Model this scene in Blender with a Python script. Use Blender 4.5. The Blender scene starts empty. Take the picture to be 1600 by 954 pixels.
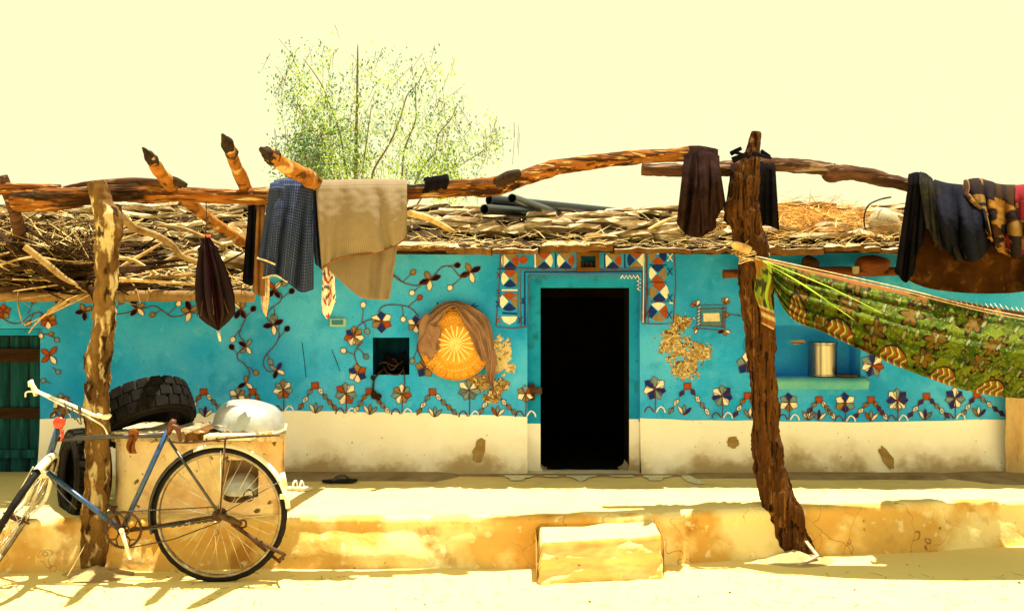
import bpy, bmesh, math, random
from mathutils import Vector, Matrix, noise
R = random.Random(7)
sc = bpy.context.scene
col = sc.collection
# ---------------------------------------------------------------- camera
F = 1400.0; HY = 495.0; CZ = 1.5           # focal length in photo pixels, horizon row, eye height
cd = bpy.data.cameras.new('camera'); cam = bpy.data.objects.new('camera', cd); col.objects.link(cam)
cd.sensor_width = 36; cd.lens = 36*F/1600; cd.clip_end = 2000; cd.clip_start = .05
cam.location = (0, 0, CZ); cam.rotation_euler = (math.pi/2, 0, 0); cd.shift_y = (HY-477)/1600
sc.camera = cam
# ---------------------------------------------------------------- light
SUN = Vector((-.13, -.10, -1)).normalized()      # high noon, slightly from behind the roof and the right
el = math.asin(-SUN.z); az = math.atan2(-SUN.x, -SUN.y)
w = bpy.data.worlds.new('World'); sc.world = w; w.use_nodes = True
nt = w.node_tree; bg = nt.nodes['Background']
sky = nt.nodes.new('ShaderNodeTexSky'); sky.sky_type = 'NISHITA'; sky.sun_disc = False
sky.sun_elevation = el; sky.sun_rotation = az
mul = nt.nodes.new('ShaderNodeMix'); mul.data_type = 'RGBA'; mul.blend_type = 'MIX'; mul.inputs[0].default_value = .992
nt.links.new(sky.outputs[0], mul.inputs[6]); mul.inputs[7].default_value = (3.90, 3.86, 2.20, 1)   # bright dust haze
nt.links.new(mul.outputs[2], bg.inputs[0]); bg.inputs[1].default_value = .105
sd = bpy.data.lights.new('sun', 'SUN'); sd.energy = 5.0; sd.angle = math.radians(.5); sd.color = (1, .92, .70)
so = bpy.data.objects.new('sun', sd); col.objects.link(so)
so.rotation_euler = SUN.to_track_quat('-Z', 'Y').to_euler()
vs = sc.view_settings; vs.view_transform = 'Standard'; vs.look = 'None'; vs.exposure = 1.38; vs.gamma = 1; vs.use_curve_mapping = False
sc.cycles.max_bounces = 8; sc.cycles.diffuse_bounces = 5

# ---------------------------------------------------------------- helpers
def P(px, py, d): return Vector(((px-800)/F*d, d, CZ+(HY-py)/F*d))
WY = 6.8; PZ = .31
def wy(x, z): return WY + .009*math.sin(1.7*x+.5) + .006*math.sin(3.3*x+2.1*z) + .005*math.sin(4.1*z+1.3*x)
def W(px, py, off=0):
    v = P(px, py, WY); v.y = wy(v.x, v.z)-off; return v
WL = {}
def tag(o, label=None, cat=None, group=None, kind=None):
    if label: o['label'] = label
    if cat: o['category'] = cat
    if group: o['group'] = group
    if kind: o['kind'] = kind
    return o
def thing(name, label, cat, loc, group=None):
    o = bpy.data.objects.new(name, None); col.objects.link(o); o.empty_display_size = .1
    o.location = loc; WL[o] = Vector(loc); return tag(o, label, cat, group)
class MB:
    def __init__(s): s.v = []; s.f = []; s.m = []; s.uv = None; s.sm = []
    def add(s, vs, fs, mi=0, smooth=True):
        b = len(s.v); s.v += [Vector(q) for q in vs]
        for f in fs: s.f.append([b+i for i in f]); s.m.append(mi); s.sm.append(smooth)
    def box(s, lo, hi, mi=0, M=None):
        x0, y0, z0 = lo; x1, y1, z1 = hi
        vs = [Vector(q) for q in ((x0,y0,z0),(x1,y0,z0),(x1,y1,z0),(x0,y1,z0),(x0,y0,z1),(x1,y0,z1),(x1,y1,z1),(x0,y1,z1))]
        if M: vs = [M @ q for q in vs]
        s.add(vs, [(0,3,2,1),(4,5,6,7),(0,1,5,4),(1,2,6,5),(2,3,7,6),(3,0,4,7)], mi, False)
    def tube(s, pts, rad, seg=10, rough=0, freq=6, mi=0, cap=True, sub=1, seed=0, flat=1, capmi=None, smooth=True):
        pts = [Vector(p) for p in pts]
        if not hasattr(rad, '__len__'): rad = [rad]*len(pts)
        if sub > 1:                                     # Catmull-Rom refinement
            q = []; r = []
            n = len(pts)
            for i in range(n-1):
                a = pts[max(i-1,0)]; b = pts[i]; c = pts[i+1]; d = pts[min(i+2,n-1)]
                for k in range(sub):
                    t = k/sub
                    q.append(.5*((2*b)+(c-a)*t+(2*a-5*b+4*c-d)*t*t+(3*b-a-3*c+d)*t**3)); r.append(rad[i]*(1-t)+rad[i+1]*t)
            q.append(pts[-1]); r.append(rad[-1]); pts = q; rad = r
        n = len(pts); t0 = (pts[1]-pts[0]).normalized()
        u = t0.orthogonal().normalized(); vs = []; 
        for i, p in enumerate(pts):
            t = (pts[min(i+1,n-1)]-pts[max(i-1,0)])
            t = t.normalized() if t.length > 1e-9 else t0
            u = (u-t*u.dot(t)).normalized(); v = t.cross(u)
            for k in range(seg):
                a = 2*math.pi*k/seg; dr = (u*math.cos(a)+v*math.sin(a)*flat)
                rr = rad[i]
                if rough: q_ = (p+dr*rad[i])*freq+Vector((seed,seed*2.3,0)); rr *= 1+rough*(noise.noise(q_)*1.4+(.9*noise.noise(q_*3.1) if seg > 13 else 0)+(.6*abs(noise.noise(q_*7.3)) if seg > 18 else 0))
                vs.append(p+dr*rr)
        fs = [(i*seg+k, i*seg+(k+1)%seg, (i+1)*seg+(k+1)%seg, (i+1)*seg+k) for i in range(n-1) for k in range(seg)]
        s.add(vs, fs, mi, smooth)
        if cap:
            b = len(s.v)-n*seg; cm = mi if capmi is None else capmi
            s.f.append([b+k for k in range(seg)][::-1]); s.m.append(cm); s.sm.append(False)
            s.f.append([b+(n-1)*seg+k for k in range(seg)]); s.m.append(cm); s.sm.append(False)
    def lathe(s, prof, M, seg=32, mi=0, closed=False, rmod=None):
        vs = []
        for (r, z) in prof:
            for k in range(seg):
                a = 2*math.pi*k/seg; q = rmod(a, z, r) if rmod else r
                vs.append(M @ Vector((q*math.cos(a), q*math.sin(a), z)))
        n = len(prof)
        fs = [((i*seg+k), i*seg+(k+1)%seg, ((i+1)%n)*seg+(k+1)%seg, ((i+1)%n)*seg+k) for i in range(n if closed else n-1) for k in range(seg)]
        s.add(vs, fs, mi)
    def grid(s, fn, nu, nv, mi=0, uv=False, closeu=False):
        b = len(s.v)
        for j in range(nv+1):
            for i in range(nu+1): s.v.append(Vector(fn(i/nu, j/nv)))
        for j in range(nv):
            for i in range(nu):
                s.f.append([b+j*(nu+1)+i, b+j*(nu+1)+i+1, b+(j+1)*(nu+1)+i+1, b+(j+1)*(nu+1)+i]); s.m.append(mi); s.sm.append(True)
        if uv: s.uv = (nu, nv, b)
    def build(s, name, mats, parent=None, kind=None):
        if not isinstance(mats, (list, tuple)): mats = [mats]
        n = len(s.v)
        lo = Vector((min(v.x for v in s.v), min(v.y for v in s.v), min(v.z for v in s.v)))
        hi = Vector((max(v.x for v in s.v), max(v.y for v in s.v), max(v.z for v in s.v)))
        c = (lo+hi)/2
        if parent is None: c.z = lo.z
        me = bpy.data.meshes.new(name); me.from_pydata([v-c for v in s.v], [], s.f)
        for m_ in mats: me.materials.append(m_)
        me.polygons.foreach_set('material_index', s.m); me.polygons.foreach_set('use_smooth', s.sm)
        if s.uv:
            nu, nv, b = s.uv; l = me.uv_layers.new(name='UVMap')
            for lp in me.loops:
                k = lp.vertex_index-b
                l.data[lp.index].uv = ((k % (nu+1))/nu, (k//(nu+1))/nv)
        me.update()
        o = bpy.data.objects.new(name, me); col.objects.link(o); WL[o] = c.copy()
        if parent is not None: o.parent = parent; o.location = c-WL[parent]
        else: o.location = c
        if kind: o['kind'] = kind
        return o
def tubes(lst): return lst
def pole(name, pts, mat_, parent, rough=.12, seg=12, sub=5, seed=0, endmat=None, freq=6):
    m = MB(); m.tube([P(a, b, d) for a, b, d, r in pts], [r*d/F for a, b, d, r in pts], seg, rough, freq, 0, True, sub, seed, capmi=1 if endmat else None)
    return m.build(name, [mat_, endmat] if endmat else mat_, parent)
def lerp(a, b, t): return a+(b-a)*t
def interp(tab, x):
    if x <= tab[0][0]: return tab[0][1]
    for (a, p), (b, q) in zip(tab, tab[1:]):
        if x <= b: return p+(q-p)*(x-a)/(b-a)
    return tab[-1][1]
def axis_matrix(loc, zdir, roll=0):
    q = Vector(zdir).normalized().to_track_quat('Z', 'Y'); return Matrix.Translation(loc) @ q.to_matrix().to_4x4() @ Matrix.Rotation(roll, 4, 'Z')

# ---------------------------------------------------------------- materials
def mat(name, c1, c2=None, rough=.85, scale=6, stretch=(1,1,1), bump=.25, bscale=None, metal=0, spots=(), rnd=0, spec=None, trans=0, lo=.35, hi=.65, extra=None, bdist=.01):
    m = bpy.data.materials.new(name); m.use_nodes = True; n = m.node_tree.nodes; l = m.node_tree.links
    b = n['Principled BSDF']; b.inputs['Roughness'].default_value = rough; b.inputs['Metallic'].default_value = metal
    b.inputs['Specular IOR Level'].default_value = spec if spec is not None else (.06 if rough > .7 else .3)
    tc = n.new('ShaderNodeTexCoord'); mp = n.new('ShaderNodeMapping'); mp.inputs[3].default_value = stretch
    l.new(tc.outputs['Object'], mp.inputs[0])
    c2 = c2 or tuple(x*.75 for x in c1)
    nz = n.new('ShaderNodeTexNoise'); nz.inputs['Scale'].default_value = scale; nz.inputs['Detail'].default_value = 8; nz.inputs['Roughness'].default_value = .65
    l.new(mp.outputs[0], nz.inputs['Vector'])
    cr = n.new('ShaderNodeValToRGB'); cr.color_ramp.elements[0].position = lo; cr.color_ramp.elements[1].position = hi
    cr.color_ramp.elements[0].color = (*c1, 1); cr.color_ramp.elements[1].color = (*c2, 1)
    l.new(nz.outputs[0], cr.inputs[0]); out = cr.outputs[0]
    def mixin(out, colr, fac_sock, amt=1):
        mx = n.new('ShaderNodeMix'); mx.data_type = 'RGBA'
        if amt != 1:
            mm = n.new('ShaderNodeMath'); mm.operation = 'MULTIPLY'; mm.inputs[1].default_value = amt; l.new(fac_sock, mm.inputs[0]); fac_sock = mm.outputs[0]
        l.new(fac_sock, mx.inputs[0]); l.new(out, mx.inputs[6]); mx.inputs[7].default_value = (*colr, 1); return mx.outputs[2]
    for k, (sc_, ss, t0, t1, amt) in enumerate(spots):
        z = n.new('ShaderNodeTexNoise'); z.inputs['Scale'].default_value = ss; z.inputs['Detail'].default_value = 5
        mp2 = n.new('ShaderNodeMapping'); mp2.inputs[1].default_value = (3.7*k+1, 7.1*k, 2.2); mp2.inputs[3].default_value = stretch
        l.new(tc.outputs['Object'], mp2.inputs[0]); l.new(mp2.outputs[0], z.inputs['Vector'])
        r = n.new('ShaderNodeMapRange'); r.inputs[1].default_value = t0; r.inputs[2].default_value = t1; l.new(z.outputs[0], r.inputs[0])
        out = mixin(out, sc_, r.outputs[0], amt)
    if extra: out = extra(n, l, tc, out, mixin)
    if rnd:
        oi = n.new('ShaderNodeObjectInfo'); r = n.new('ShaderNodeMapRange'); r.inputs[3].default_value = 1-rnd; r.inputs[4].default_value = 1+rnd*.6
        l.new(oi.outputs['Random'], r.inputs[0]); hs = n.new('ShaderNodeHueSaturation'); l.new(r.outputs[0], hs.inputs['Value']); l.new(out, hs.inputs['Color']); out = hs.outputs[0]
    l.new(out, b.inputs['Base Color'])
    if bump:
        z = n.new('ShaderNodeTexNoise'); z.inputs['Scale'].default_value = bscale or scale*5; z.inputs['Detail'].default_value = 6
        l.new(mp.outputs[0], z.inputs['Vector'])
        bp = n.new('ShaderNodeBump'); bp.inputs['Strength'].default_value = bump; bp.inputs['Distance'].default_value = bdist
        l.new(z.outputs[0], bp.inputs['Height']); l.new(bp.outputs[0], b.inputs['Normal'])
    if trans:
        tr = n.new('ShaderNodeBsdfTranslucent'); l.new(out, tr.inputs[0]); ms = n.new('ShaderNodeMixShader'); ms.inputs[0].default_value = trans
        l.new(b.outputs[0], ms.inputs[1]); l.new(tr.outputs[0], ms.inputs[2]); l.new(ms.outputs[0], n['Material Output'].inputs[0])
    return m
def attr_mat(name, rough=.9, trans=0, bump=.2, bscale=300):
    m = bpy.data.materials.new(name); m.use_nodes = True; n = m.node_tree.nodes; l = m.node_tree.links
    b = n['Principled BSDF']; b.inputs['Roughness'].default_value = rough; b.inputs['Specular IOR Level'].default_value = .05
    a = n.new('ShaderNodeAttribute'); a.attribute_name = 'print'; l.new(a.outputs[0], b.inputs['Base Color'])
    z = n.new('ShaderNodeTexNoise'); z.inputs['Scale'].default_value = bscale; tc = n.new('ShaderNodeTexCoord'); l.new(tc.outputs['Object'], z.inputs[0])
    bp = n.new('ShaderNodeBump'); bp.inputs['Strength'].default_value = bump; bp.inputs['Distance'].default_value = .003; l.new(z.outputs[0], bp.inputs['Height']); l.new(bp.outputs[0], b.inputs['Normal'])
    if trans:
        tr = n.new('ShaderNodeBsdfTranslucent'); l.new(a.outputs[0], tr.inputs[0]); ms = n.new('ShaderNodeMixShader'); ms.inputs[0].default_value = trans
        l.new(b.outputs[0], ms.inputs[1]); l.new(tr.outputs[0], ms.inputs[2]); l.new(ms.outputs[0], n['Material Output'].inputs[0])
    return m
M = {}
def plinth_dirt(n, l, tc, out, mixin):      # splash dirt of the lowest part of the whitewash, edge broken by noise
    g = n.new('ShaderNodeNewGeometry'); s = n.new('ShaderNodeSeparateXYZ'); l.new(g.outputs['Position'], s.inputs[0])
    z = n.new('ShaderNodeTexNoise'); z.inputs['Scale'].default_value = 2.4; z.inputs['Detail'].default_value = 9; z.inputs['Roughness'].default_value = .6; l.new(g.outputs['Position'], z.inputs[0])
    a = n.new('ShaderNodeMath'); a.operation = 'MULTIPLY_ADD'; a.inputs[1].default_value = .75; l.new(z.outputs[0], a.inputs[0]); l.new(s.outputs[2], a.inputs[2])
    r = n.new('ShaderNodeMapRange'); r.inputs[1].default_value = .92; r.inputs[2].default_value = .63; l.new(a.outputs[0], r.inputs[0])
    out = mixin(out, (.54, .38, .18), r.outputs[0], .85)
    r = n.new('ShaderNodeMapRange'); r.inputs[1].default_value = .80; r.inputs[2].default_value = .69; l.new(a.outputs[0], r.inputs[0])
    out = mixin(out, (.30, .20, .09), r.outputs[0], .7)
    z = n.new('ShaderNodeTexNoise'); z.inputs['Scale'].default_value = 28; z.inputs['Detail'].default_value = 3; l.new(g.outputs['Position'], z.inputs[0])
    r = n.new('ShaderNodeMapRange'); r.inputs[1].default_value = .70; r.inputs[2].default_value = .76; l.new(z.outputs[0], r.inputs[0])
    return mixin(out, (.05, .035, .02), r.outputs[0], .8)
def face_cracks(n, l, tc, out, mixin):
    v = n.new('ShaderNodeTexVoronoi'); v.feature = 'DISTANCE_TO_EDGE'; v.inputs['Scale'].default_value = 5
    z = n.new('ShaderNodeTexNoise'); z.inputs['Scale'].default_value = 4; l.new(tc.outputs['Object'], z.inputs[0])
    mx = n.new('ShaderNodeMix'); mx.data_type = 'RGBA'; mx.inputs[0].default_value = .35; l.new(tc.outputs['Object'], mx.inputs[6]); l.new(z.outputs[1], mx.inputs[7]); l.new(mx.outputs[2], v.inputs['Vector'])
    r = n.new('ShaderNodeMapRange'); r.inputs[1].default_value = .012; r.inputs[2].default_value = .002; l.new(v.outputs[0], r.inputs[0])
    z2 = n.new('ShaderNodeTexNoise'); z2.inputs['Scale'].default_value = 1.3; l.new(tc.outputs['Object'], z2.inputs[0])
    r2 = n.new('ShaderNodeMapRange'); r2.inputs[1].default_value = .52; r2.inputs[2].default_value = .62; l.new(z2.outputs[0], r2.inputs[0])
    mm = n.new('ShaderNodeMath'); mm.operation = 'MULTIPLY'; l.new(r.outputs[0], mm.inputs[0]); l.new(r2.outputs[0], mm.inputs[1])
    return mixin(out, (.12, .05, .015), mm.outputs[0], .7)
M['blue'] = mat('turquoise_limewash', (.012,.36,.94), (.080,.47,.98), .9, 1.6, bump=.5, bscale=9, bdist=.012,
    spots=[((.006,.27,.66), 5, .54, .68, .6), ((.14,.55,.90), 11, .60, .72, .45), ((.01,.10,.20), 60, .66, .74, .6), ((.004,.20,.50), 130, .56, .66, .45), ((.16,.60,.92), 95, .60, .70, .35), ((.006,.22,.66), .9, .50, .66, .7)])
M['blue_dark'] = mat('blue_green_limewash', (.006,.22,.50), (.016,.30,.62), .9, 3, bump=.4, bscale=12, spots=[((.01,.09,.10), 9, .56, .7, .6)])
M['white'] = mat('dirty_whitewash', (.92,.88,.86), (.88,.82,.72), .9, 2.2, bump=.5, bscale=9, bdist=.012, extra=plinth_dirt)
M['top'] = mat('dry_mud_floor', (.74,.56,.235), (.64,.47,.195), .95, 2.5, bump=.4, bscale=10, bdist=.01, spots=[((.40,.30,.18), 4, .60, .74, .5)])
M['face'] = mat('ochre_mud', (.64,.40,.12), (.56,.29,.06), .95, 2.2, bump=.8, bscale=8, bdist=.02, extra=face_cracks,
    spots=[((.84,.68,.34), 2.2, .49, .60, .85), ((.34,.14,.02), 3.4, .60, .70, .8), ((.80,.68,.44), 14, .62, .68, .6), ((.10,.04,.012), 22, .70, .75, .8)])
M['ground'] = mat('pale_sand', (.74,.57,.225), (.66,.50,.20), .97, .8, bump=.3, bscale=14, spots=[((.42,.31,.19), 30, .70, .76, .5)])
M['mud_brown'] = mat('brown_mud', (.30,.18,.08), (.16,.09,.035), .95, 5, bump=.6, bscale=22, bdist=.02)
M['buttress'] = mat('tan_mud_buttress', (.62,.44,.22), (.42,.26,.11), .95, 4, (2,2,.7), .6, 12, spots=[((.22,.10,.03), 6, .60, .70, .7)])
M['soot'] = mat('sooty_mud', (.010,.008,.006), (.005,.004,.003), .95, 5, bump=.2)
M['bark'] = mat('pale_bark', (.21,.115,.036), (.05,.020,.007), .9, 9, (1,1,.35), .9, 16, bdist=.02, spots=[((.60,.47,.26), 18, .54, .62, .75), ((.02,.010,.005), 22, .56, .62, .95)])
M['post'] = mat('grey_brown_post_wood', (.115,.044,.010), (.030,.011,.004), .9, 5, (7,7,.45), 1.0, 9, bdist=.025, spots=[((.010,.004,.002), 6, .54, .60, .95), ((.26,.12,.03), 4, .61, .69, .7)])
M['beam'] = mat('weathered_beam_wood', (.31,.11,.018), (.10,.029,.006), .85, 5, (.5,4.5,4.5), 1.0, 9, bdist=.025, spots=[((.04,.013,.005), 9, .50, .58, .92), ((.62,.42,.18), 11, .58, .66, .7), ((.010,.005,.003), 2.5, .52, .60, .92)])
M['rafter'] = mat('rafter_wood', (.42,.17,.035), (.20,.07,.013), .85, 9, bump=.8, bscale=20, bdist=.02, spots=[((.05,.02,.008), 12, .52, .62, .9), ((.62,.42,.2), 9, .58, .66, .7)])
M['greybeam'] = mat('grey_beam_wood', (.12,.055,.032), (.030,.013,.009), .9, 5, (.5,4.5,4.5), 1.0, 9, bdist=.02, spots=[((.40,.28,.2), 7, .58, .66, .6), ((.03,.015,.012), 6, .58, .66, .8)])
M['char'] = mat('charred_end_wood', (.05,.03,.02), (.015,.01,.008), .9, 12)
M['stick'] = mat('dry_stick', (.60,.42,.19), (.28,.15,.05), .85, 12, bump=.5, rnd=.45)
M['darkstick'] = mat('dark_twig', (.050,.023,.009), (.014,.007,.003), .9, 14, rnd=.5)
M['straw'] = mat('dry_straw', (.76,.60,.28), (.50,.33,.12), .8, 5, bump=0)
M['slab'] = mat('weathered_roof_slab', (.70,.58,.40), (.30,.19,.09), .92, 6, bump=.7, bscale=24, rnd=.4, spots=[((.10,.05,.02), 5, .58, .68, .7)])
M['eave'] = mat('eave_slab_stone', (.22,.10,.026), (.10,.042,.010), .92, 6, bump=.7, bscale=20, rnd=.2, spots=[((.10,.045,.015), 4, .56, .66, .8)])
M['roofdirt'] = mat('roof_dirt', (.045,.025,.011), (.015,.008,.004), .95, 4, bump=.8, bscale=20, bdist=.03)
M['tyre'] = mat('old_rubber', (.004,.0035,.004), (.010,.008,.008), .75, 10, bump=.3, spots=[((.10,.07,.04), 5, .60, .74, .5)], spec=.15)
M['mutedrub'] = mat('dusty_rubber', (.004,.0035,.004), (.013,.010,.008), .8, 20, bump=.2)
M['alu'] = mat('worn_aluminium', (.52,.52,.52), (.40,.39,.38), .34, 8, bump=.12, bscale=14, metal=.45, spec=.5)
M['steel'] = mat('steel_pot_metal', (.46,.44,.42), (.05,.04,.035), .28, 2.2, (6,6,.12), bump=.03, metal=1)  # vertical streaks put bright and dark reflections into the colour
M['chrome'] = mat('dull_chrome', (.82,.78,.68), (.55,.45,.32), .35, 30, bump=.1, metal=.7)
M['rimsteel'] = mat('weathered_rim_steel', (.40,.34,.25), (.20,.14,.08), .4, 25, bump=.1, metal=.6)
M['rust'] = mat('rusty_steel', (.11,.05,.022), (.03,.014,.008), .7, 20, bump=.4, metal=.3)
M['bikeblue'] = mat('chipped_blue_enamel', (.012,.065,.22), (.010,.035,.11), .35, 20, bump=.1, spec=.6, spots=[((.01,.012,.02), 18, .58, .64, .8)])
M['bikeblack'] = mat('black_enamel', (.012,.012,.018), (.04,.035,.03), .4, 20, bump=.1, spec=.6)
M['cream'] = mat('cream_enamel', (.80,.75,.62), (.62,.52,.36), .45, 14, bump=.15, spec=.5)
M['red'] = mat('red_reflector_plastic', (.60,.035,.005), (.50,.02,.004), .25, 30, bump=.05, spec=.6)
M['leather'] = mat('brown_leather', (.14,.045,.02), (.07,.02,.01), .5, 20)
M['ragbrown'] = mat('rust_brown_rag', (.20,.065,.02), (.12,.035,.01), .9, 14)
M['tarp'] = mat('brown_sackcloth', (.050,.019,.005), (.018,.007,.002), .95, 3.5, bump=.8, bscale=30, spec=0, spots=[((.14,.06,.015), 8, .56, .66, .6), ((.03,.012,.005), 3, .58, .68, .7)])
M['blackcloth'] = mat('black_cloth', (.004,.004,.007), (.010,.008,.010), .9, 6, bump=.4, bscale=60, spec=0)
M['maroon'] = mat('dark_maroon_nylon', (.014,.0025,.004), (.006,.0015,.002), .4, 6, bump=.15, spec=.12)
M['trouser'] = mat('grey_brown_trouser_cloth', (.028,.014,.012), (.010,.005,.006), .9, 8, bump=.4, bscale=70, spec=0)
M['brownband'] = mat('brown_cloth', (.22,.10,.035), (.10,.045,.015), .9, 8, bump=.4, bscale=70)
M['shawl'] = mat('taupe_shawl_cloth', (.34,.20,.14), (.24,.13,.085), .92, 5, bump=.35, bscale=90)
M['wicker'] = mat('golden_cane', (.86,.44,.055), (.70,.30,.025), .6, 18, (1,1,1), .5, 60)
M['wickerpale'] = mat('pale_cane_splint', (.92,.70,.28), (.85,.55,.16), .6, 20, bump=.3)
M['wickerdark'] = mat('dark_cane', (.62,.28,.035), (.40,.15,.015), .65, 20)
M['pipe'] = mat('black_plastic_pipe', (.006,.010,.016), (.012,.018,.026), .32, 6, bump=.05, spec=.5)
M['clay'] = mat('grey_clay', (.42,.38,.26), (.30,.22,.12), .85, 6, bump=.4, spots=[((.60,.56,.42), 5, .52, .64, .6)])
M['plank'] = mat('dark_green_planks', (.010,.085,.10), (.004,.032,.042), .8, 8, (3,3,.3), .7, 14, spots=[((.02,.13,.14), 6, .56, .66, .5), ((.005,.008,.006), 4, .55, .66, .7)])
M['darkwood'] = mat('dark_old_wood', (.045,.02,.008), (.02,.01,.004), .8, 8, (.4,2,2), .5)
M['redwood'] = mat('reddish_pole_wood', (.20,.06,.018), (.09,.028,.01), .8, 8, (.4,2,2), .5)
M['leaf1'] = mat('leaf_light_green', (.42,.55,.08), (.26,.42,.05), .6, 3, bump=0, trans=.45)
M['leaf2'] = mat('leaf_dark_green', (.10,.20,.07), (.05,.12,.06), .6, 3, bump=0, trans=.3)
M['trunkbark'] = mat('grey_tree_bark', (.22,.17,.10), (.12,.09,.05), .9, 6)
M['slatwood'] = mat('bleached_slat_wood', (.62,.50,.34), (.35,.22,.10), .85, 30)
M['rope'] = mat('pale_rope', (.80,.66,.48), (.5,.3,.15), .9, 40)
M['limepatch'] = mat('exposed_lime', (.74,.64,.42), (.56,.42,.20), .95, 14, bump=.8, bscale=40, bdist=.02, spots=[((.22,.13,.03), 22, .60, .68, .8)])
M['mudpatch'] = mat('exposed_mud', (.46,.33,.16), (.27,.16,.055), .95, 14, bump=.9, bscale=40, bdist=.02, spots=[((.70,.52,.25), 18, .56, .64, .7), ((.08,.04,.012), 16, .62, .70, .8)])
M['dampstain'] = mat('brown_smear', (.26,.15,.05), (.36,.24,.10), .95, 12, bump=.6, bscale=30)
M['greenbox'] = mat('pale_green_box_paint', (.42,.56,.36), (.30,.45,.28), .7, 10)
for k, c in dict(pW=(.90,.84,.74), pR=(.36,.075,.02), pB=(.010,.035,.24), pT=(.29,.20,.09), pG=(.18,.30,.36), pK=(.010,.006,.02), pO=(.13,.035,.015), pS=(.05,.22,.40), pN=(.10,.20,.26), pC=(.75,.68,.5)).items():
    M[k] = mat('wall_paint_'+{'pW':'white','pR':'rust','pB':'navy','pT':'tan','pG':'grey_green','pK':'dark','pO':'red_brown','pS':'blue','pN':'grey','pC':'cream'}[k], c, tuple(x*.72 for x in c), .9, 30, bump=.3, bscale=60)

# ================================================================ GROUND
def ground_z(x, y):
    z = .010*noise.noise(Vector((x*1.3, y*1.3, 0)))+.004*noise.noise(Vector((x*5, y*5, 3)))
    return z
g = MB()
gx = [-400,-60,-20,-8]+[-6+.15*i for i in range(81)]+[8,20,60,400]
gy = [-60,-10,0,2,3]+[3.5+.1*i for i in range(26)]+[7,9,12,20,60,400]
nx = len(gx)
g.add([(x, y, ground_z(x, y) if abs(x) < 7 and 3 < y < 6.5 else 0) for y in gy for x in gx],
      [(j*nx+i, j*nx+i+1, (j+1)*nx+i+1, (j+1)*nx+i) for j in range(len(gy)-1) for i in range(nx-1)])
g.build('ground', M['ground'], kind='structure')

# ================================================================ PLATFORM
EDGE = [(-6.5,5.28),(-3.0,5.30),(-1.3,5.42),(.15,5.42),(1.0,5.50),(1.6,5.64),(2.4,5.76),(3.4,5.93),(6.5,6.2)]
def edge_y(x): return interp(EDGE, x)+.015*noise.noise(Vector((x*1.5, 0, 5)))
# profile: (y measured towards the viewer from the edge line, z)
PROF = [(None,PZ),(-.55,PZ+.006),(-.25,PZ),(-.09,PZ-.002),(-.025,PZ-.009),(.006,PZ-.028),(.012,PZ-.055),(.002,PZ-.085),(.006,PZ-.12),(.02,.14),(.032,.10),(.045,.05),(.06,.015),(.085,-.03)]
m = MB(); n = 260; vs = []
for j, (dy, z) in enumerate(PROF):
    for i in range(n+1):
        x = -6.5+13*i/n; e = edge_y(x)
        y = WY+.10 if dy is None else e-dy
        k = 1 if j >= 3 else 0
        q = Vector((x*3.2, z*7, 1)); nn = noise.noise(q)*.016+noise.noise(q*3.1)*.009
        if 3 <= j <= 6: nn += .010*noise.noise(Vector((x*14, z*9, 4)))
        bulge = .025*math.exp(-((x+1.0)/.8)**2)*(1 if 8 <= j <= 11 else 0)
        zz = z+(.006*noise.noise(Vector((x*2, 0, 8)))+.005*noise.noise(Vector((x*9, y*3, 8))) if j >= 2 and j < 7 else 0)+.004*noise.noise(Vector((x*1.7, y*2, 2)))*(j < 4)
        vs.append((x, y-(nn*k)-bulge, zz))
fs = []; ms = []
for j in range(len(PROF)-1):
    m.add([], [], 0)
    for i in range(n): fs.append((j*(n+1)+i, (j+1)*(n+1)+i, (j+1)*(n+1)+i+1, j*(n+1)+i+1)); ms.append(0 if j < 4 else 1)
m.add(vs, fs); m.m = ms
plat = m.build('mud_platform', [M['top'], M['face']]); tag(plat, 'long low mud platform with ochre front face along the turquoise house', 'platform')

# mud skirting and pale painted threshold marks on the platform
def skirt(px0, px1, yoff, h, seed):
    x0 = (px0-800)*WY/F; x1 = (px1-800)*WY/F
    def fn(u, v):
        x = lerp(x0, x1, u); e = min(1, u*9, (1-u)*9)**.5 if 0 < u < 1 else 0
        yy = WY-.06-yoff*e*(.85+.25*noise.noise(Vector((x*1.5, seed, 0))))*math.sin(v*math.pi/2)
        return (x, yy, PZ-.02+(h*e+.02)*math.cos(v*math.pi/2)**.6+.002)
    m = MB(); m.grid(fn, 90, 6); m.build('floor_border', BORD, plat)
BORD = mat('eave_shade_mud_border', (.34,.24,.14), (.20,.13,.065), .95, 4, bump=.5)  # mud skirting, its brown deepened so the colour carries the eave shade
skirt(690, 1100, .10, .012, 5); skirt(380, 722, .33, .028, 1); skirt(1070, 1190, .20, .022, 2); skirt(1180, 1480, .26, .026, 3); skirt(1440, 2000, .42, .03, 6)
m = MB()
def PP(px, py):                      # a pixel of the platform top
    d = F*(CZ-PZ)/(py-HY); v = P(px, py, d); v.z = PZ+.010; return v
def flat(px_pts, mi=0):
    a = [PP(*p) for p in px_pts]; m.add(a, [list(range(len(a)))][:1], mi, False)
for cx, s in ((812,1),(1028,1)):
    flat([(cx-24*s,743.5),(cx-12,743),(cx+10,743),(cx+25,744),(cx+16,747),(cx+9,748),(cx+4,752),(cx-14,752),(cx-16,748),(cx-22,747)])
flat([(882,743),(936,743),(930,746),(922,747),(916,750),(908,754),(900,750),(893,747),(886,746)])
flat([(845,742.5),(862,742.5),(875,746),(866,747),(852,746)]); flat([(945,743),(985,742.5),(992,746),(975,747),(958,746)])
flat([(1064,744),(1078,744),(1092,752),(1102,757),(1090,758),(1072,753)])
m.build('painted_threshold_mark', M['pC'], plat)

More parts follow.
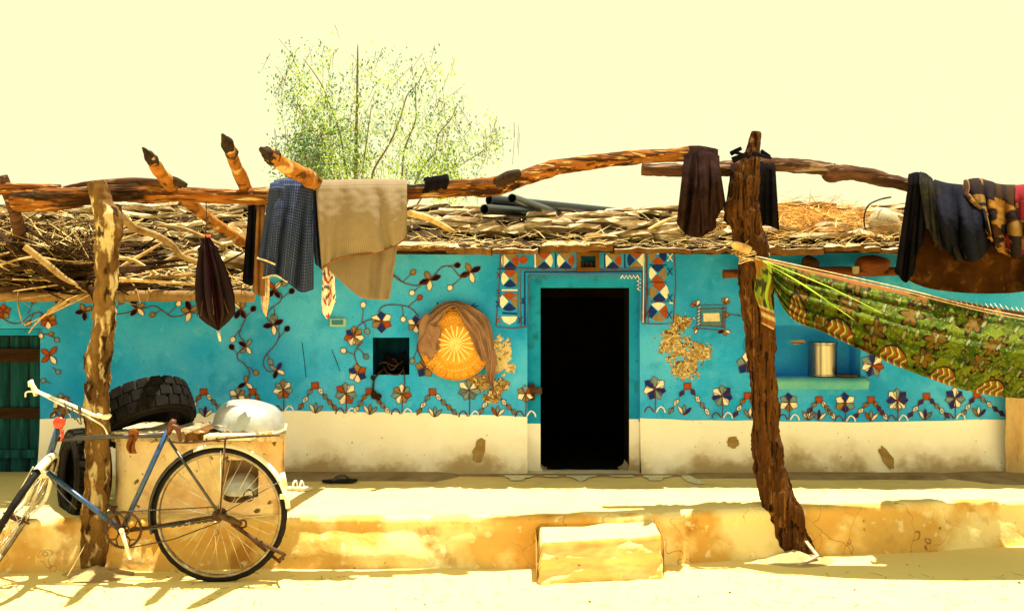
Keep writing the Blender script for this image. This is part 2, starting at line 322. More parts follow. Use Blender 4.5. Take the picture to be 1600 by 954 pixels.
# ================================================================ HOUSE
house = thing('mud_house', 'turquoise painted mud house with white plinth, floral wall painting and dark open doorway', 'house', (0, WY, 0))
OPEN = [(824,1000,430,744,'door'), (583,640,527,585,'niche'), (1196,1344,508,588,'shelf'), (-70,62,513,756,'sdoor'), (906,931,400,418,'lamp')]
def plinth_py(px): return interp([(-400,655),(60,655),(200,650),(440,641),(640,644),(830,651),(1000,653),(1100,656),(1350,659),(1560,655),(2100,655)], px)+1.2*noise.noise(Vector((px*.02, 0, 0)))
def top_py(px): return 424 if px < 405 else 379
xs = sorted(set(list(range(-320, 2001, 12))+[a for o in OPEN for a in o[:2]]))
ys = sorted(set(list(range(376, 636, 12))+[a for o in OPEN for a in o[2:4] if a < 640]))
xs = [x for k, x in enumerate(xs) if k == 0 or x-xs[k-1] > 3 or any(x in o[:2] for o in OPEN)]
def inside(px, py): return any(a < px < b and c < py < d for a, b, c, d, _ in OPEN)
ux = WY/F
def wallpt(px, py):
    py = max(py, top_py(px)); return W(px, py)
def make_wall(rows_fn, nrow, name, matl, yfn=None):
    mb = MB(); vs = []; nxx = len(xs)
    for j in range(nrow):
        for px in xs:
            py = rows_fn(j, px); v = wallpt(px, py)
            if yfn: v.y -= yfn(px, v.z)
            vs.append(v)
    fs = []
    for j in range(nrow-1):
        for i in range(nxx-1):
            cx = (xs[i]+xs[i+1])/2; cy = (rows_fn(j, cx)+rows_fn(j+1, cx))/2
            if inside(cx, cy) or max(rows_fn(j+1, xs[i]), rows_fn(j+1, xs[i+1])) <= top_py(cx): continue
            fs.append((j*nxx+i, j*nxx+i+1, (j+1)*nxx+i+1, (j+1)*nxx+i)[::-1])
    mb.add(vs, fs); return mb
ally = ys+[10**4]
def rows_up(j, px): return plinth_py(px) if j == len(ys) else ys[j]
wmb = make_wall(rows_up, len(ys)+1, 'wall', None)
def reveal(mb, a, b, c, d, depth, back=True, mi=0, bottom=True, mi_low=None, y0=None, bow=0):
    """inner faces of an opening cut in the wall"""
    def ring(px, py, dep):
        v = W(px, py); v.y = (v.y if dep == 0 else WY+dep) if y0 is None else (y0 if dep == 0 else WY+dep); return v
    for (p, q) in (((a,c),(b,c)), ((b,c),(b,d)), ((b,d),(a,d)), ((a,d),(a,c))):
        if not bottom and p[1] == d and q[1] == d: continue
        n = max(2, int((abs(p[0]-q[0])+abs(p[1]-q[1]))/12)); vs = []; fs = []; 
        for k in range(n+1):
            x = lerp(p[0], q[0], k/n); y = lerp(p[1], q[1], k/n); vs += [ring(x, y, 0), ring(x, y, depth)]
        for k in range(n):
            low = mi_low is not None and vs[2*k].z < CZ+(HY-653)*ux
            mb.add(vs[2*k:2*k+4], [(0,1,3,2)], mi_low if low else mi)
    if back: mb.add([ring(a,c,depth), ring(b,c,depth), ring(b,d,depth), ring(a,d,depth)], [(0,1,2,3)], mi, False)
reveal(wmb, 583, 640, 527, 585, .26, mi=4); reveal(wmb, 1196, 1344, 508, 588, .22, mi=2); reveal(wmb, 906, 931, 400, 418, .15, mi=1)
# door: an outer shallow recess, an inner surround, then the thick wall
reveal(wmb, 824, 1000, 430, 744, .07, back=False, mi=0, bottom=False, mi_low=3)
M['niche'] = mat('smoke_blackened_blue', (.004,.05,.11), (.002,.012,.025), .95, 9, bump=.4)
wall = wmb.build('wall', [M['blue'], M['blue_dark'], M['blue'], M['white'], M['niche']], house)
s = MB(); yy = WY+.07
def wpx(px, py, y): v = P(px, py, WY); v.y = y; return v
for (a, b, c, d, mi) in ((824,845,430,663,0),(985,1000,430,656,0),(845,985,430,449,0),(824,845,663,744,1),(985,1000,656,744,1)):
    n = 12
    for k in range(n):
        y0 = lerp(c, d, k/n); y1 = lerp(c, d, (k+1)/n)
        s.add([wpx(a,y0,yy), wpx(b,y0,yy), wpx(b,y1,yy), wpx(a,y1,yy)], [(3,2,1,0)], mi, False)
# rounded lower corners and the thick reveals
for k in range(8):
    t0 = k/8*math.pi/2; t1 = (k+1)/8*math.pi/2
    for sx, x0 in ((1,845),(-1,985)):
        p0 = wpx(x0+sx*(12-12*math.cos(t0)), 729+12*math.sin(t0), yy-.002); p1 = wpx(x0+sx*(12-12*math.cos(t1)), 729+12*math.sin(t1), yy-.002)
        s.add([p0, p1, wpx(x0, 745, yy-.002)], [(0,1,2)], 1, False)
        q0 = p0.copy(); q1 = p1.copy(); q0.y += .3; q1.y += .3; s.add([p0, p1, q1, q0], [(0,1,2,3)], 1, True)
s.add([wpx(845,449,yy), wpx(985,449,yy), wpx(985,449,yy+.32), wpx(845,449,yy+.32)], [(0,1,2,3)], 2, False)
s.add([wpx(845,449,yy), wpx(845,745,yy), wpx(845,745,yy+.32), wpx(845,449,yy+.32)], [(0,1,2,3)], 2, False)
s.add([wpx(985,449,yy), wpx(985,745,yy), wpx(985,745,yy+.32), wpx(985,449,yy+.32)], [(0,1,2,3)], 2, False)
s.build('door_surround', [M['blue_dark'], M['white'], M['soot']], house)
m = MB(); m.box((-.82*1, WY-.02, PZ-.01), (1.0, WY+.42, PZ+.022)); m.build('threshold', mat('pale_threshold', (.62,.55,.42), rough=.95), house) if False else None
m = MB(); x0 = (826-800)*ux; x1 = (999-800)*ux
m.grid(lambda u, v: (lerp(x0-.05, x1+.05, u), WY+.12-v*.20, PZ+.012-.02*max(0, v*1.25-.25)**2+.003*noise.noise(Vector((u*9, v*5, 0)))), 30, 10)
m.build('threshold', mat('pale_threshold_mud', (.64,.57,.44), (.5,.42,.3), rough=.95), house)
# plinth with a coved, bulging foot
def prow(j, px): t = j/11; return lerp(plinth_py(px), 750, t)
def pbulge(px, z):
    t = max(0, min(1, (CZ+(HY-650)*ux-z)/.45)); return .035*t+.06*t**5+.006*noise.noise(Vector((px*.02, z*6, 1)))*t+.003*noise.noise(Vector((px*.09, z*16, 1)))
pmb = make_wall(prow, 12, 'plinth', None, pbulge)
pmb.build('plinth', M['white'], house)
bt = MB()
bt.grid(lambda u, v: (lerp((1570-800)/F*6.72, (1800-800)/F*6.72, u)+.01*noise.noise(Vector((v*5, 1, 0)))*(u < .1), 6.66+.05*(1-min(1, u*12))+.012*noise.noise(Vector((u*6, v*5, 3))), lerp(CZ+(HY-748)*6.7/F, CZ+(HY-560)*6.7/F, v)), 24, 24)
bt.build('mud_buttress', M['buttress'], house)
# the dark room behind the doorway, the shell of the house
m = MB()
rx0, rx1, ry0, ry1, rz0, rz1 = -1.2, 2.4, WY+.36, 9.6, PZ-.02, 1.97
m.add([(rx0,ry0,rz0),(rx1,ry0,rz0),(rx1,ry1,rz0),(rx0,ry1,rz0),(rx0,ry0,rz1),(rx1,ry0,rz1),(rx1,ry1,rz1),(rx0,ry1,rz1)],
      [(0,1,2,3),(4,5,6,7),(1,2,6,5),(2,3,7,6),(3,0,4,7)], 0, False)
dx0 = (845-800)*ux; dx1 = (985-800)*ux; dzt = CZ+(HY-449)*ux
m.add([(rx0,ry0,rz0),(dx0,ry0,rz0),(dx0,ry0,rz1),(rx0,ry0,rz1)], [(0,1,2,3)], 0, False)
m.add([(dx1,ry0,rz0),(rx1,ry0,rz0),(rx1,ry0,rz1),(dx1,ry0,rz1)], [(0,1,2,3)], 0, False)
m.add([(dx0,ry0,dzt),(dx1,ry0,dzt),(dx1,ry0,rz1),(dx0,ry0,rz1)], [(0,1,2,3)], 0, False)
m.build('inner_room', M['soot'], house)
m = MB(); m.box((-5.6,9.9,0), (5.9,10.1,1.95)); m.box((-5.6,7.05,0), (-5.4,9.9,1.7)); m.box((5.7,7.05,0), (5.9,9.9,1.7)); m.build('back_wall', M['mud_brown'], house)
# side door (left edge of the picture)
m = MB(); reveal(m, -70, 62, 513, 756, .12, back=False, bottom=False); m.build('side_door_reveal', M['blue'], house)
sdoor = MB(); sdoor.box(((-70-800)*ux, WY+.13, PZ-.1), ((63-800)*ux, WY+.15, CZ+(HY-512)*ux)); sdoor = sdoor.build('side_door', M['darkwood'], house)
for (a, b) in ((-66,-33),(-32,0),(2,31),(33,61)):
    m = MB()
    x0 = (a-800)*ux; x1 = (b-800)*ux
    m.grid(lambda u, v: (lerp(x0, x1, u), WY+.105+.006*noise.noise(Vector((u*2+a, v*3, 0)))+.02*(abs(u-.5)*2)**8, lerp(CZ+(HY-756)*ux, CZ+(HY-526)*ux, v)), 6, 20)
    m.build('plank', M['plank'], sdoor)
for (a, b) in ((545,566),(638,655),(704,717)):
    m = MB(); m.box(((-66-800)*ux, WY+.062, CZ+(HY-b)*ux), ((60-800)*ux, WY+.098, CZ+(HY-a)*ux)); m.build('batten', M['plank'] if a > 700 else M['darkwood'], sdoor)
m = MB(); m.box(((-70-800)*ux, WY+.03, CZ+(HY-524)*ux), ((62-800)*ux, WY+.10, CZ+(HY-514)*ux)); m.build('lintel', M['blue_dark'], sdoor)
# shelf ledge
m = MB(); x0 = (1190-800)*ux; x1 = (1352-800)*ux
m.tube([(x0, WY+.04, CZ+(HY-597)*ux), (lerp(x0,x1,.5), WY-.0, CZ+(HY-597.5)*ux), (x1, WY+.02, CZ+(HY-597)*ux)], [.05,.052,.045], 4, .02, 8, sub=10, flat=1)
ledge = MB()
ledge.grid(lambda u, v: (lerp(x0, x1, u), *[( WY+.10-.18*min(1, v*1.4)**.8+.02*max(0,(v-.75))*4*1, )[0], CZ+(HY-588.5)*ux-(.0 if v < .55 else (v-.55)*.20)+.003*noise.noise(Vector((u*12, v*4, 0)))]), 40, 12)
ledge.add([(x1, WY+.1, CZ+(HY-588.5)*ux), (x1, WY-.08, CZ+(HY-588.5)*ux), (x1, WY-.06, CZ+(HY-606)*ux), (x1, WY+.1, CZ+(HY-606)*ux)], [(0,1,2,3)], 0, False)
ledge.add([(x0, WY-.062, CZ+(HY-606.5)*ux), (x1, WY-.062, CZ+(HY-606.5)*ux), (x1, WY+.1, CZ+(HY-607)*ux), (x0, WY+.1, CZ+(HY-607)*ux)], [(0,1,2,3)], 0, False)
ledge.build('wall_ledge', mat('pale_turquoise_ledge', (.16,.46,.50), (.08,.36,.45), .9, 5, bump=.5), house)

# ---------------------------------------------------------------- wall painting (thin paint on the wall)
def area2(p): return sum(p[i][0]*p[(i+1)%len(p)][1]-p[(i+1)%len(p)][0]*p[i][1] for i in range(len(p)))
class Paint:
    def __init__(s): s.mb = MB(); s.mats = []
    def mi(s, k):
        if k not in s.mats: s.mats.append(k)
        return s.mats.index(k)
    def poly(s, pts, k, off=.004):
        s.mb.add([W(x+R.uniform(-.3,.3), y+R.uniform(-.3,.3), off) for x, y in (pts if area2(pts) < 0 else pts[::-1])], [list(range(len(pts)))], s.mi(k), False)
    def line(s, pts, k='pO', w=1.3, off=.0075, close=False, sm=True):
        if sm and len(pts) > 2 and not close:
            q = []; n = len(pts)
            for i in range(n-1):
                a, b, c, d = (Vector(pts[j]) for j in (max(i-1,0), i, i+1, min(i+2, n-1)))
                for t in (0, .2, .4, .6, .8): q.append(.5*((2*b)+(c-a)*t+(2*a-5*b+4*c-d)*t*t+(3*b-a-3*c+d)*t**3))
            q.append(Vector(pts[-1])); pts = q
        pts = [Vector(p) for p in pts]
        if close: pts = pts+[pts[0]]
        n = len(pts); vs = []
        for i in range(n):
            t = pts[min(i+1,n-1)]-pts[max(i-1,0)]
            if t.length < 1e-6: t = Vector((1,0))
            nn = Vector((-t.y, t.x)).normalized()*(w/2*(1+.25*noise.noise(Vector((pts[i].x*.2, pts[i].y*.2, 0)))))
            vs += [W(*(pts[i]+nn), off), W(*(pts[i]-nn), off)]
        s.mb.add(vs, [(2*i, 2*i+1, 2*i+3, 2*i+2) for i in range(n-1)], s.mi(k), False)
    def petal(s, cx, cy, ang, L, wd, k, out='pO', blunt=0):
        ca, sa = math.cos(ang), math.sin(ang); f = lambda a, b: (cx+ca*a-sa*b, cy+sa*a+ca*b)
        if blunt: pts = [f(L*.06,0), f(L*.62,-wd), f(L,-wd*.12), f(L*.62,wd)]
        else: pts = [f(0,0), f(L*.25,-wd*.7), f(L*.55,-wd), f(L*.85,-wd*.6), f(L,0), f(L*.85,wd*.6), f(L*.55,wd), f(L*.25,wd*.7)]
        s.poly(pts, k)
        if out: s.line(pts, out, .95, close=True)
    def done(s, name): return s.mb.build(name, [M[k] for k in s.mats], wall)
def flower(cx, cy, r, cols, stem=None, rot=-math.pi/2):
    p = Paint(); n = len(cols)
    if stem: p.line([(cx, cy), (cx+1, (cy+stem)/2), (cx, stem)], 'pO', 1.5)
    if stem:
        for sx in (-1, 1): p.line([(cx+sx*2, stem), (cx+sx*8, stem-8), (cx+sx*14, stem-5), (cx+sx*16, stem+1)], 'pW' if sx > 0 else 'pO', 2.0)
    for i, c in enumerate(cols): p.petal(cx, cy, rot+2*math.pi*i/n+R.uniform(-.06,.06), r*R.uniform(.93,1.07), r*.40, c, blunt=1)
    p.done('painted_flower')
def sprig(cx, cy, r, spec):
    p = Paint()
    for ang, c in spec: p.petal(cx, cy, math.radians(ang), r*(1 if c != 'pT' else .85), r*.25, c)
    p.done('painted_blossom')
def vine(path, buds):
    p = Paint(); p.line(path, 'pO', 1.6)
    for (x, y, c, sx, sy) in buds:
        p.line([(sx, sy), ((sx+x)/2+1, (sy+y)/2-1), (x, y)], 'pO', 1.2)
        a = math.atan2(y-sy, x-sx); p.petal(x-2*math.cos(a), y-2*math.sin(a), a, 11, 4.6, c)
    p.done('painted_vine')
def arch(ax, ay, by, lf, rf, cols):
    p = Paint(); p.poly([(ax-5.5,ay-4.5),(ax+5,ay-5),(ax+5.5,ay+4.5),(ax-5,ay+5)], 'pR'); p.line([(ax-6,ay-5),(ax+5.5,ay-5.5),(ax+6,ay+5),(ax-5.5,ay+5.5)], 'pO', 1, close=True)
    ci = 0
    for (fx, n) in ((lf, 3), (rf, 4)):
        for k in range(n):
            t = (k+.5)/n; x = ax+math.copysign(5, fx)+t*(fx-math.copysign(5, fx)); y = ay+3+t**.9*(by-ay-6); c = cols[ci % len(cols)]; ci += 1
            a = math.atan2(by-ay, fx*1.05); L = 7.0; wd = 4.0; ca, sa = math.cos(a), math.sin(a)
            f = lambda u, v: (x+ca*u-sa*v, y+sa*u+ca*v)
            pts = [f(-L,0), f(-L*.2,-wd), f(L,0), f(L*.1,wd)]; p.poly(pts, c); p.line(pts, 'pO', 1.1, close=True)
            if c == 'pW': q = [f(-L*.45,0), f(0,-wd*.35), f(L*.45,0), f(0,wd*.35)]; p.poly(q, 'pG', .006)
            else: p.line([f(-L,0), f(L,0)], 'pO', .9)
    p.done('painted_arch')
def tuft(cx, by, cols):
    p = Paint()
    for a, c in zip((-122, -86, -45), cols): p.petal(cx, by, math.radians(a), 17, 2.7, c)
    p.done('painted_tuft')
W_, R_, B_, T_, G_, K_, N_ = 'pW', 'pR', 'pB', 'pT', 'pG', 'pK', 'pN'
# border above the plinth
flower(95, 628, 15, [G_,T_,W_,G_,W_,T_], 652); flower(371, 618, 14, [G_,T_,W_,T_,G_,W_], 648)
flower(443, 608, 16, [T_,W_,G_,R_,T_,W_,G_], 642); flower(541, 614, 18, [G_,W_,G_,R_,W_,G_,R_], 645); flower(628, 615, 16, [W_,G_,R_,T_,W_,G_,T_], 646)
flower(733, 609, 18, [G_,W_,G_,N_,G_,N_,W_], 650); flower(821, 615, 14, [G_,R_,W_,T_,W_,T_], 650)
flower(1023, 607, 19, [G_,W_,B_,G_,B_,W_,B_], 643); flower(1128, 618, 18, [G_,B_,B_,W_,G_,B_,W_], 652)
flower(1232, 628, 16, [B_,G_,W_,T_,W_,G_], 655); flower(1319, 629, 17, [B_,W_,G_,B_,T_,W_], 657); flower(1401, 625, 18, [G_,B_,B_,W_,G_,W_,B_,W_], 656); flower(1492, 622, 17, [W_,B_,G_,W_,B_,G_,B_], 654)
for ax, ay, by, lf, rf, cols in ((102,625,654,-22,30,[G_,T_,W_]), (318,612,650,-24,34,[T_,W_,G_,W_,G_,G_,T_]), (395,612,648,-22,20,[T_,G_,W_]), (493,602,643,-26,34,[G_,W_,T_,W_,G_,T_,T_]),
        (578,611,646,-24,30,[T_,G_,W_,W_,T_,G_,W_]), (676,612,650,-24,38,[G_,W_,T_,W_,G_,T_,G_]), (771,612,650,-22,36,[T_,W_,G_,G_,W_,T_,G_]), (1074,603,650,-30,34,[B_,W_,G_,B_,W_,G_,W_]),
        (1168,618,654,-22,20,[T_,W_,B_]), (1279,624,655,-24,24,[G_,B_,W_,W_,G_,G_,W_]), (1360,624,656,-28,24,[T_,W_,B_,T_,B_,B_,W_]), (1447,619,655,-30,36,[B_,W_,B_,B_,G_,W_,B_]), (1527,617,652,-24,44,[B_,W_,G_,G_,W_,B_,B_])):
    arch(ax, ay, by, lf, rf, cols)
for cx, by, cols in ((493,645,(W_,G_,G_)), (578,647,(W_,T_,G_)), (679,651,(W_,G_,G_)), (777,650,(R_,G_,W_)), (1068,648,(W_,G_,B_)), (1171,653,(G_,W_,T_)), (1278,656,(G_,B_,W_)), (1359,657,(R_,G_,W_)), (1444,655,(W_,B_,N_)), (1529,651,(T_,W_,B_)), (320,651,(G_,B_,W_)), (1262,656,(G_,W_,G_))):
    tuft(cx, by, cols)
# six petalled flowers
flower(597,502,17,[B_,W_,R_,B_,T_,W_]); flower(554,525,16,[T_,T_,W_,T_,W_,R_,B_]); flower(559,583,16,[T_,R_,B_,W_,W_,B_]); flower(650,507,14,[B_,T_,B_,W_,T_,W_]); flower(664,574,16,[T_,W_,T_,B_,T_])
flower(1362,570,19,[B_,W_,R_,G_,B_,W_,G_]); flower(1166,568,17,[W_,G_,B_,B_,G_]); flower(75,500,15,['pR','pT','pR','pW','pR','pR']); flower(5,487,13,['pR','pR','pT','pR','pR'])
# blossoms
sprig(672,437,18,[(-20,K_),(95,W_),(160,K_),(-120,T_)]); sprig(735,425,18,[(-25,K_),(75,W_),(155,K_),(-115,T_)])
sprig(376,483,17,[(-125,W_),(-60,T_),(120,K_),(60,K_)]); sprig(385,541,14,[(-150,K_),(-55,G_),(130,G_),(60,W_)]); sprig(384,598,14,[(-90,T_),(150,K_),(40,W_)])
sprig(430,452,16,[(-130,R_),(-50,W_),(130,K_),(60,K_)]); sprig(428,507,17,[(-95,G_),(-25,K_),(170,K_),(85,W_)]); sprig(433,578,14,[(-60,B_),(25,W_),(110,K_),(-150,G_)])
sprig(297,486,18,[(-110,K_),(-30,T_),(110,W_),(190,T_)]); sprig(214,481,16,[(-130,K_),(-30,T_),(50,W_),(130,K_)]); sprig(132,486,15,[(-120,T_),(-30,T_),(90,K_),(170,K_)])
sprig(78,555,17,[(-55,R_),(-145,R_),(55,W_),(140,R_)]); sprig(1088,478,11,[(-60,W_),(-120,T_),(190,T_)]); sprig(1132,474,11,[(-110,T_),(-60,W_),(-20,T_)]); sprig(1132,516,11,[(20,W_),(80,T_),(160,K_)]); sprig(1090,514,9,[(120,W_),(190,T_)])
vine([(611,428),(628,440),(650,446),(672,437),(690,418),(705,417),(720,432),(735,425)], [(613,428,K_,628,440),(643,428,T_,630,440),(647,455,W_,658,446),(711,415,K_,700,417),(706,447,W_,722,433)])
vine([(552,525),(562,508),(580,499),(597,502)], [(568,480,W_,566,503),(573,514,G_,568,502)])
vine([(592,488),(598,479),(615,476),(640,480),(655,495)], [(653,467,R_,638,479),(630,495,W_,628,478)])
vine([(568,533),(556,548),(556,560),(562,572)], [(541,549,W_,556,556),(570,554,N_,558,543)])
vine([(657,528),(652,540),(655,552),(664,568)], [(646,560,G_,652,545)])
vine([(352,466),(366,470),(384,492),(378,510),(374,523),(382,534),(385,541)], [(394,485,K_,383,497),(366,527,W_,374,515)])
vine([(385,541),(373,550),(371,560),(382,569),(390,582),(385,598)], [(364,545,K_,371,556),(397,580,T_,387,573)])
vine([(460,430),(448,434),(430,452),(441,460),(438,472),(424,482),(418,496),(428,507)], [(454,457,K_,441,466),(430,492,G_,428,479),(448,440,G_,452,433)])
vine([(428,507),(437,520),(432,536),(415,556),(412,570),(420,580),(433,578)], [(447,516,K_,434,530),(421,562,G_,416,553)])
vine([(350,478),(330,486),(310,490),(297,488),(283,493),(266,494),(250,483),(240,478),(226,481),(214,482),(196,489),(176,490),(160,484),(132,486)], [(276,477,W_,262,491),(241,490,T_,253,484),(187,474,T_,174,490)])
vine([(-20,492),(0,495),(15,504),(32,504),(46,493),(62,488),(75,500)], [(51,473,T_,43,490),(46,502,T_,52,490)])
vine([(1200,497),(1180,500),(1165,495),(1150,492)], [(1138,492,T_,1152,493)])
p = Paint()
for (x, y, a, c) in ((75,522,0,T_),(85,528,40,G_),(87,578,40,G_),(72,596,200,G_),(64,520,90,W_)): 
    q = math.radians(a); p.line([(x-8*math.cos(q), y-8*math.sin(q)), (x, y)], 'pO', 1.2); p.petal(x, y, q, 9, 4, c); p.done('painted_leaf'); p = Paint()
p.line([(1174,556),(1164,548),(1162,534),(1170,524)], 'pS', 1.4); p.done('painted_tendril')
# door decoration
def loz(cx, cy, r, cols):
    for i, c in enumerate(cols):          # top, right, bottom, left
        if not c: continue
        a = -math.pi/2+i*math.pi/2; ca, sa = math.cos(a), math.sin(a); f = lambda u, v: (cx+ca*u-sa*v, cy+sa*u+ca*v)
        p.poly([f(1.5,0), f(r*.80,-r*.78), f(r*1.0,-r*.45), f(r*1.06,0), f(r*1.0,r*.45), f(r*.80,r*.78)], c)
p = Paint(); LZ = []
def loz_done():
    global p
    p.done('painted_lozenge'); p = Paint()
_loz = loz
def loz(*a): _loz(*a); loz_done()
loz(797,407,13,(T_,R_,B_,W_)); p.petal(826,406,math.pi,16,7,R_,None); loz_done(); loz(850,407,13,(R_,W_,B_,T_)); loz(884,407,13,(T_,R_,B_,W_)); loz(958,407,13,(T_,R_,B_,W_)); loz(994,406,13,(R_,W_,T_,B_))
loz(797,435,13,(R_,T_,B_,W_)); loz(796,471,14,(R_,T_,B_,W_)); p.poly([(783,494),(809,494),(805,502),(796,507),(787,502)], W_); loz_done()
loz(1028,399,13,(W_,B_,R_,T_)); loz(1028,427,13,(B_,T_,R_,W_)); loz(1030,456,14,(R_,W_,B_,T_)); loz(1029,487,14,(W_,R_,T_,B_))
for x in (836, 868, 945, 976): p.line([(x,396),(x+.5,418)], 'pB' if x != 836 else 'pW', 2, sm=False); p.done('painted_stroke'); p = Paint()
p = Paint()
for pts, c, w_ in (([(782,392),(781,430),(778,470),(775,510),(800,513),(824,510)],'pO',1.5), ([(786,395),(786,418)],'pO',1.3), ([(781,392),(902,390),(903,395)],'pO',1.5), ([(934,394),(1010,391),(1053,386)],'pO',1.5),
    ([(1010,391),(1011,440),(1008,504)],'pO',2.2), ([(1006,391),(1005,504)],'pC',1.6), ([(1053,386),(1056,440),(1052,505),(1030,506),(1002,505)],'pO',1.5), ([(1011,391),(1013,505)],'pO',1.2),
    ([(788,418),(840,419),(902,420)],'pO',1.2), ([(936,420),(1004,418)],'pO',1.2), ([(814,510),(813,421),(900,423),(1005,421),(1007,500)],'pO',1.3), ([(820,508),(820,425),(910,425),(1004,424),(1004,502)],'pB',2.6),
    ([(809,508),(810,418)],'pS',1.8), ([(824,508),(826,429),(999,428),(1000,500)],'pO',1.3), ([(778,420),(806,421)],'pB',2), ([(784,453),(810,453)],'pW',2.5), ([(785,489),(808,490)],'pB',2.5),
    ([(1015,414),(1042,414)],'pB',1.8), ([(1015,441),(1042,441)],'pO',1.6), ([(1016,471),(1042,471)],'pO',1.6), ([(1046,473),(1052,473)],'pW',2), ([(1014,443),(1010,443)],'pB',1.5)):
    p.line(pts, c, w_, sm=False)
def xm(x, y, c, r=4, h=6): p.line([(x-r,y-h),(x+r,y+h)], c, 1.4, sm=False); p.line([(x+r,y-h),(x-r,y+h)], c, 1.4, sm=False)
for a in ((1047,402,'pW'),(1047,424,'pB'),(1047,465,'pB'),(1046,492,'pB'),(1012,490,'pB',3,6),(778,475,'pB',3,5),(779,500,'pR',3,5),(813,500,'pB',3,5),(779,430,'pO',3,5),(817,470,'pB',2,5)): xm(*a)
for y in (452,456,460): p.line([(1008,y),(1016,y)], 'pB', 1, sm=False); p.line([(776,y+2),(783,y+2)], 'pB', 1, sm=False)
z = []; 
for k in range(11): z.append((970+k*2.9, 433+(-3 if k % 2 else 2)))
for k in range(7): z.append((999+(-3 if k % 2 else 2), 436+k*3))
p.line(z, 'pW', 1.8, sm=False, off=.006)
p.line([(858+k*4.2, 434+(-3 if k % 2 else 2)) for k in range(10)], 'pS', 1.3, sm=False, off=.006); p.line([(902+k*4.0, 434+(-3 if k % 2 else 2)) for k in range(17)], 'pN', 1.2, sm=False, off=.006); p.line([(828+k*3.6, 434+(-3 if k % 2 else 2)) for k in range(9)], 'pN', 1.2, sm=False, off=.006)
p.done('painted_door_border')
# zigzag and spots on the recessed surround
# small framed picture in relief on the right
p = Paint(); p.poly([(1096,482),(1130,482),(1131,508),(1095,508)], 'pS'); p.poly([(1099,489),(1124,489),(1125,502),(1100,502)], 'pC', .006); p.poly([(1095,502),(1131,502),(1131,509),(1095,509)], 'pN', .005)
for a, b in (((1090,477),(1134,476)), ((1090,482),(1134,481)), ((1089,508),(1134,511)), ((1089,513),(1132,516)), ((1090,477),(1089,513)), ((1095,480),(1094,512)), ((1130,477),(1128,513)), ((1135,477),(1132,514))): p.line([a, b], 'pO', 1.2, sm=False)
for k in range(6): p.line([(1090,482+k*5),(1095,479+k*5)], 'pW', 1, sm=False); p.line([(1129,484+k*5),(1134,480+k*5)], 'pO', 1, sm=False)
p.done('painted_frame')
# scratches and smears
p = Paint()
for pts in (((473,535),(476,560),(479,590)), ((519,546),(525,560),(532,580)), ((436,500),(437,515)), ((1236,535),(1257,536))): p.line(list(pts), 'pK', .9)
p.poly([(1234,532),(1256,531),(1258,536),(1240,538)], 'pT'); p.done('wall_scratch')
def blob(name, cx, cy, rx, ry, seed, matl, th=.014, parent=None, jag=.5, par=wall):
    mb = MB(); n = 72; rings = 9; vs = [W(cx, cy, th)]
    for j in range(1, rings+1):
        for k in range(n):
            a = 2*math.pi*k/n; q = 1+jag*noise.noise(Vector((math.cos(a)*1.7, math.sin(a)*1.7, seed)))+jag*.8*noise.noise(Vector((math.cos(a)*4, math.sin(a)*4, seed+3)))
            t = j/rings; x = cx+rx*q*t*math.cos(a); y = cy+ry*q*t*math.sin(a)
            o = -.004 if j == rings else (th*.55 if j == rings-1 else th*(.75+.9*noise.noise(Vector((x*.11, y*.11, seed)))+.5*noise.noise(Vector((x*.35, y*.35, seed)))))
            vs.append(W(x, y, o+(.03 if cy > 690 else 0)))
    fs = [(0, 1+k, 1+(k+1) % n) for k in range(n)]+[(1+(j-1)*n+k, 1+j*n+k, 1+j*n+(k+1) % n, 1+(j-1)*n+(k+1) % n) for j in range(1, rings) for k in range(n)]
    mb.add(vs, [f[::-1] for f in fs]); return mb.build(name, matl, par)
M['mudpatch2'] = mat('dark_exposed_mud', (.22,.12,.035), (.12,.06,.015), .95, 20, bump=.9, bscale=50, bdist=.02)
def plaster(areas, mats, seed, th=.011):
    """patches where the paint has fallen off: lumpy mud standing a little proud, ragged outline"""
    x0 = min(c[0]-c[2]*1.6 for c in areas); x1 = max(c[0]+c[2]*1.6 for c in areas); y0 = min(c[1]-c[3]*1.6 for c in areas); y1 = max(c[1]+c[3]*1.6 for c in areas)
    st = 1.3; nx_ = int((x1-x0)/st); ny_ = int((y1-y0)/st); val = {}; idx = {}; mb = MB()
    def f(x, y):
        g_ = max(1-math.hypot((x-c[0])/c[2], (y-c[1])/c[3]) for c in areas)
        return g_+.55*noise.noise(Vector((x*.07, y*.07, seed)))+.42*noise.noise(Vector((x*.19, y*.19, seed)))+.25*noise.noise(Vector((x*.5, y*.5, seed)))
    for j in range(ny_+1):
        for i in range(nx_+1): val[i, j] = f(x0+i*st, y0+j*st)
    def vid(i, j):
        if (i, j) not in idx:
            x = x0+i*st; y = y0+j*st; e = max(0, min(1, (val[i, j]-.02)*6))
            h = -.003+e*(th*.45+th*.9*abs(noise.noise(Vector((x*.12, y*.12, seed+4))))+th*.8*noise.noise(Vector((x*.33, y*.33, seed)))+.002)
            idx[i, j] = len(mb.v); mb.v.append(W(x+.5*noise.noise(Vector((x, y, 1))), y+.5*noise.noise(Vector((x, y, 7))), h+.002*e))
        return idx[i, j]
    for j in range(ny_):
        for i in range(nx_):
            if val[i, j] > 0 and val[i+1, j] > 0 and val[i, j+1] > 0 or val[i+1, j+1] > .1:
                x = x0+i*st; y = y0+j*st; q = noise.noise(Vector((x*.13, y*.13, seed+9)))+.5*noise.noise(Vector((x*.4, y*.4, seed)))
                mb.f.append([vid(i, j), vid(i, j+1), vid(i+1, j+1), vid(i+1, j)]); mb.m.append(0 if q > -.05 else (1 if q > -.30 else 2)); mb.sm.append(False)
    mb.build('broken_plaster', mats, wall)
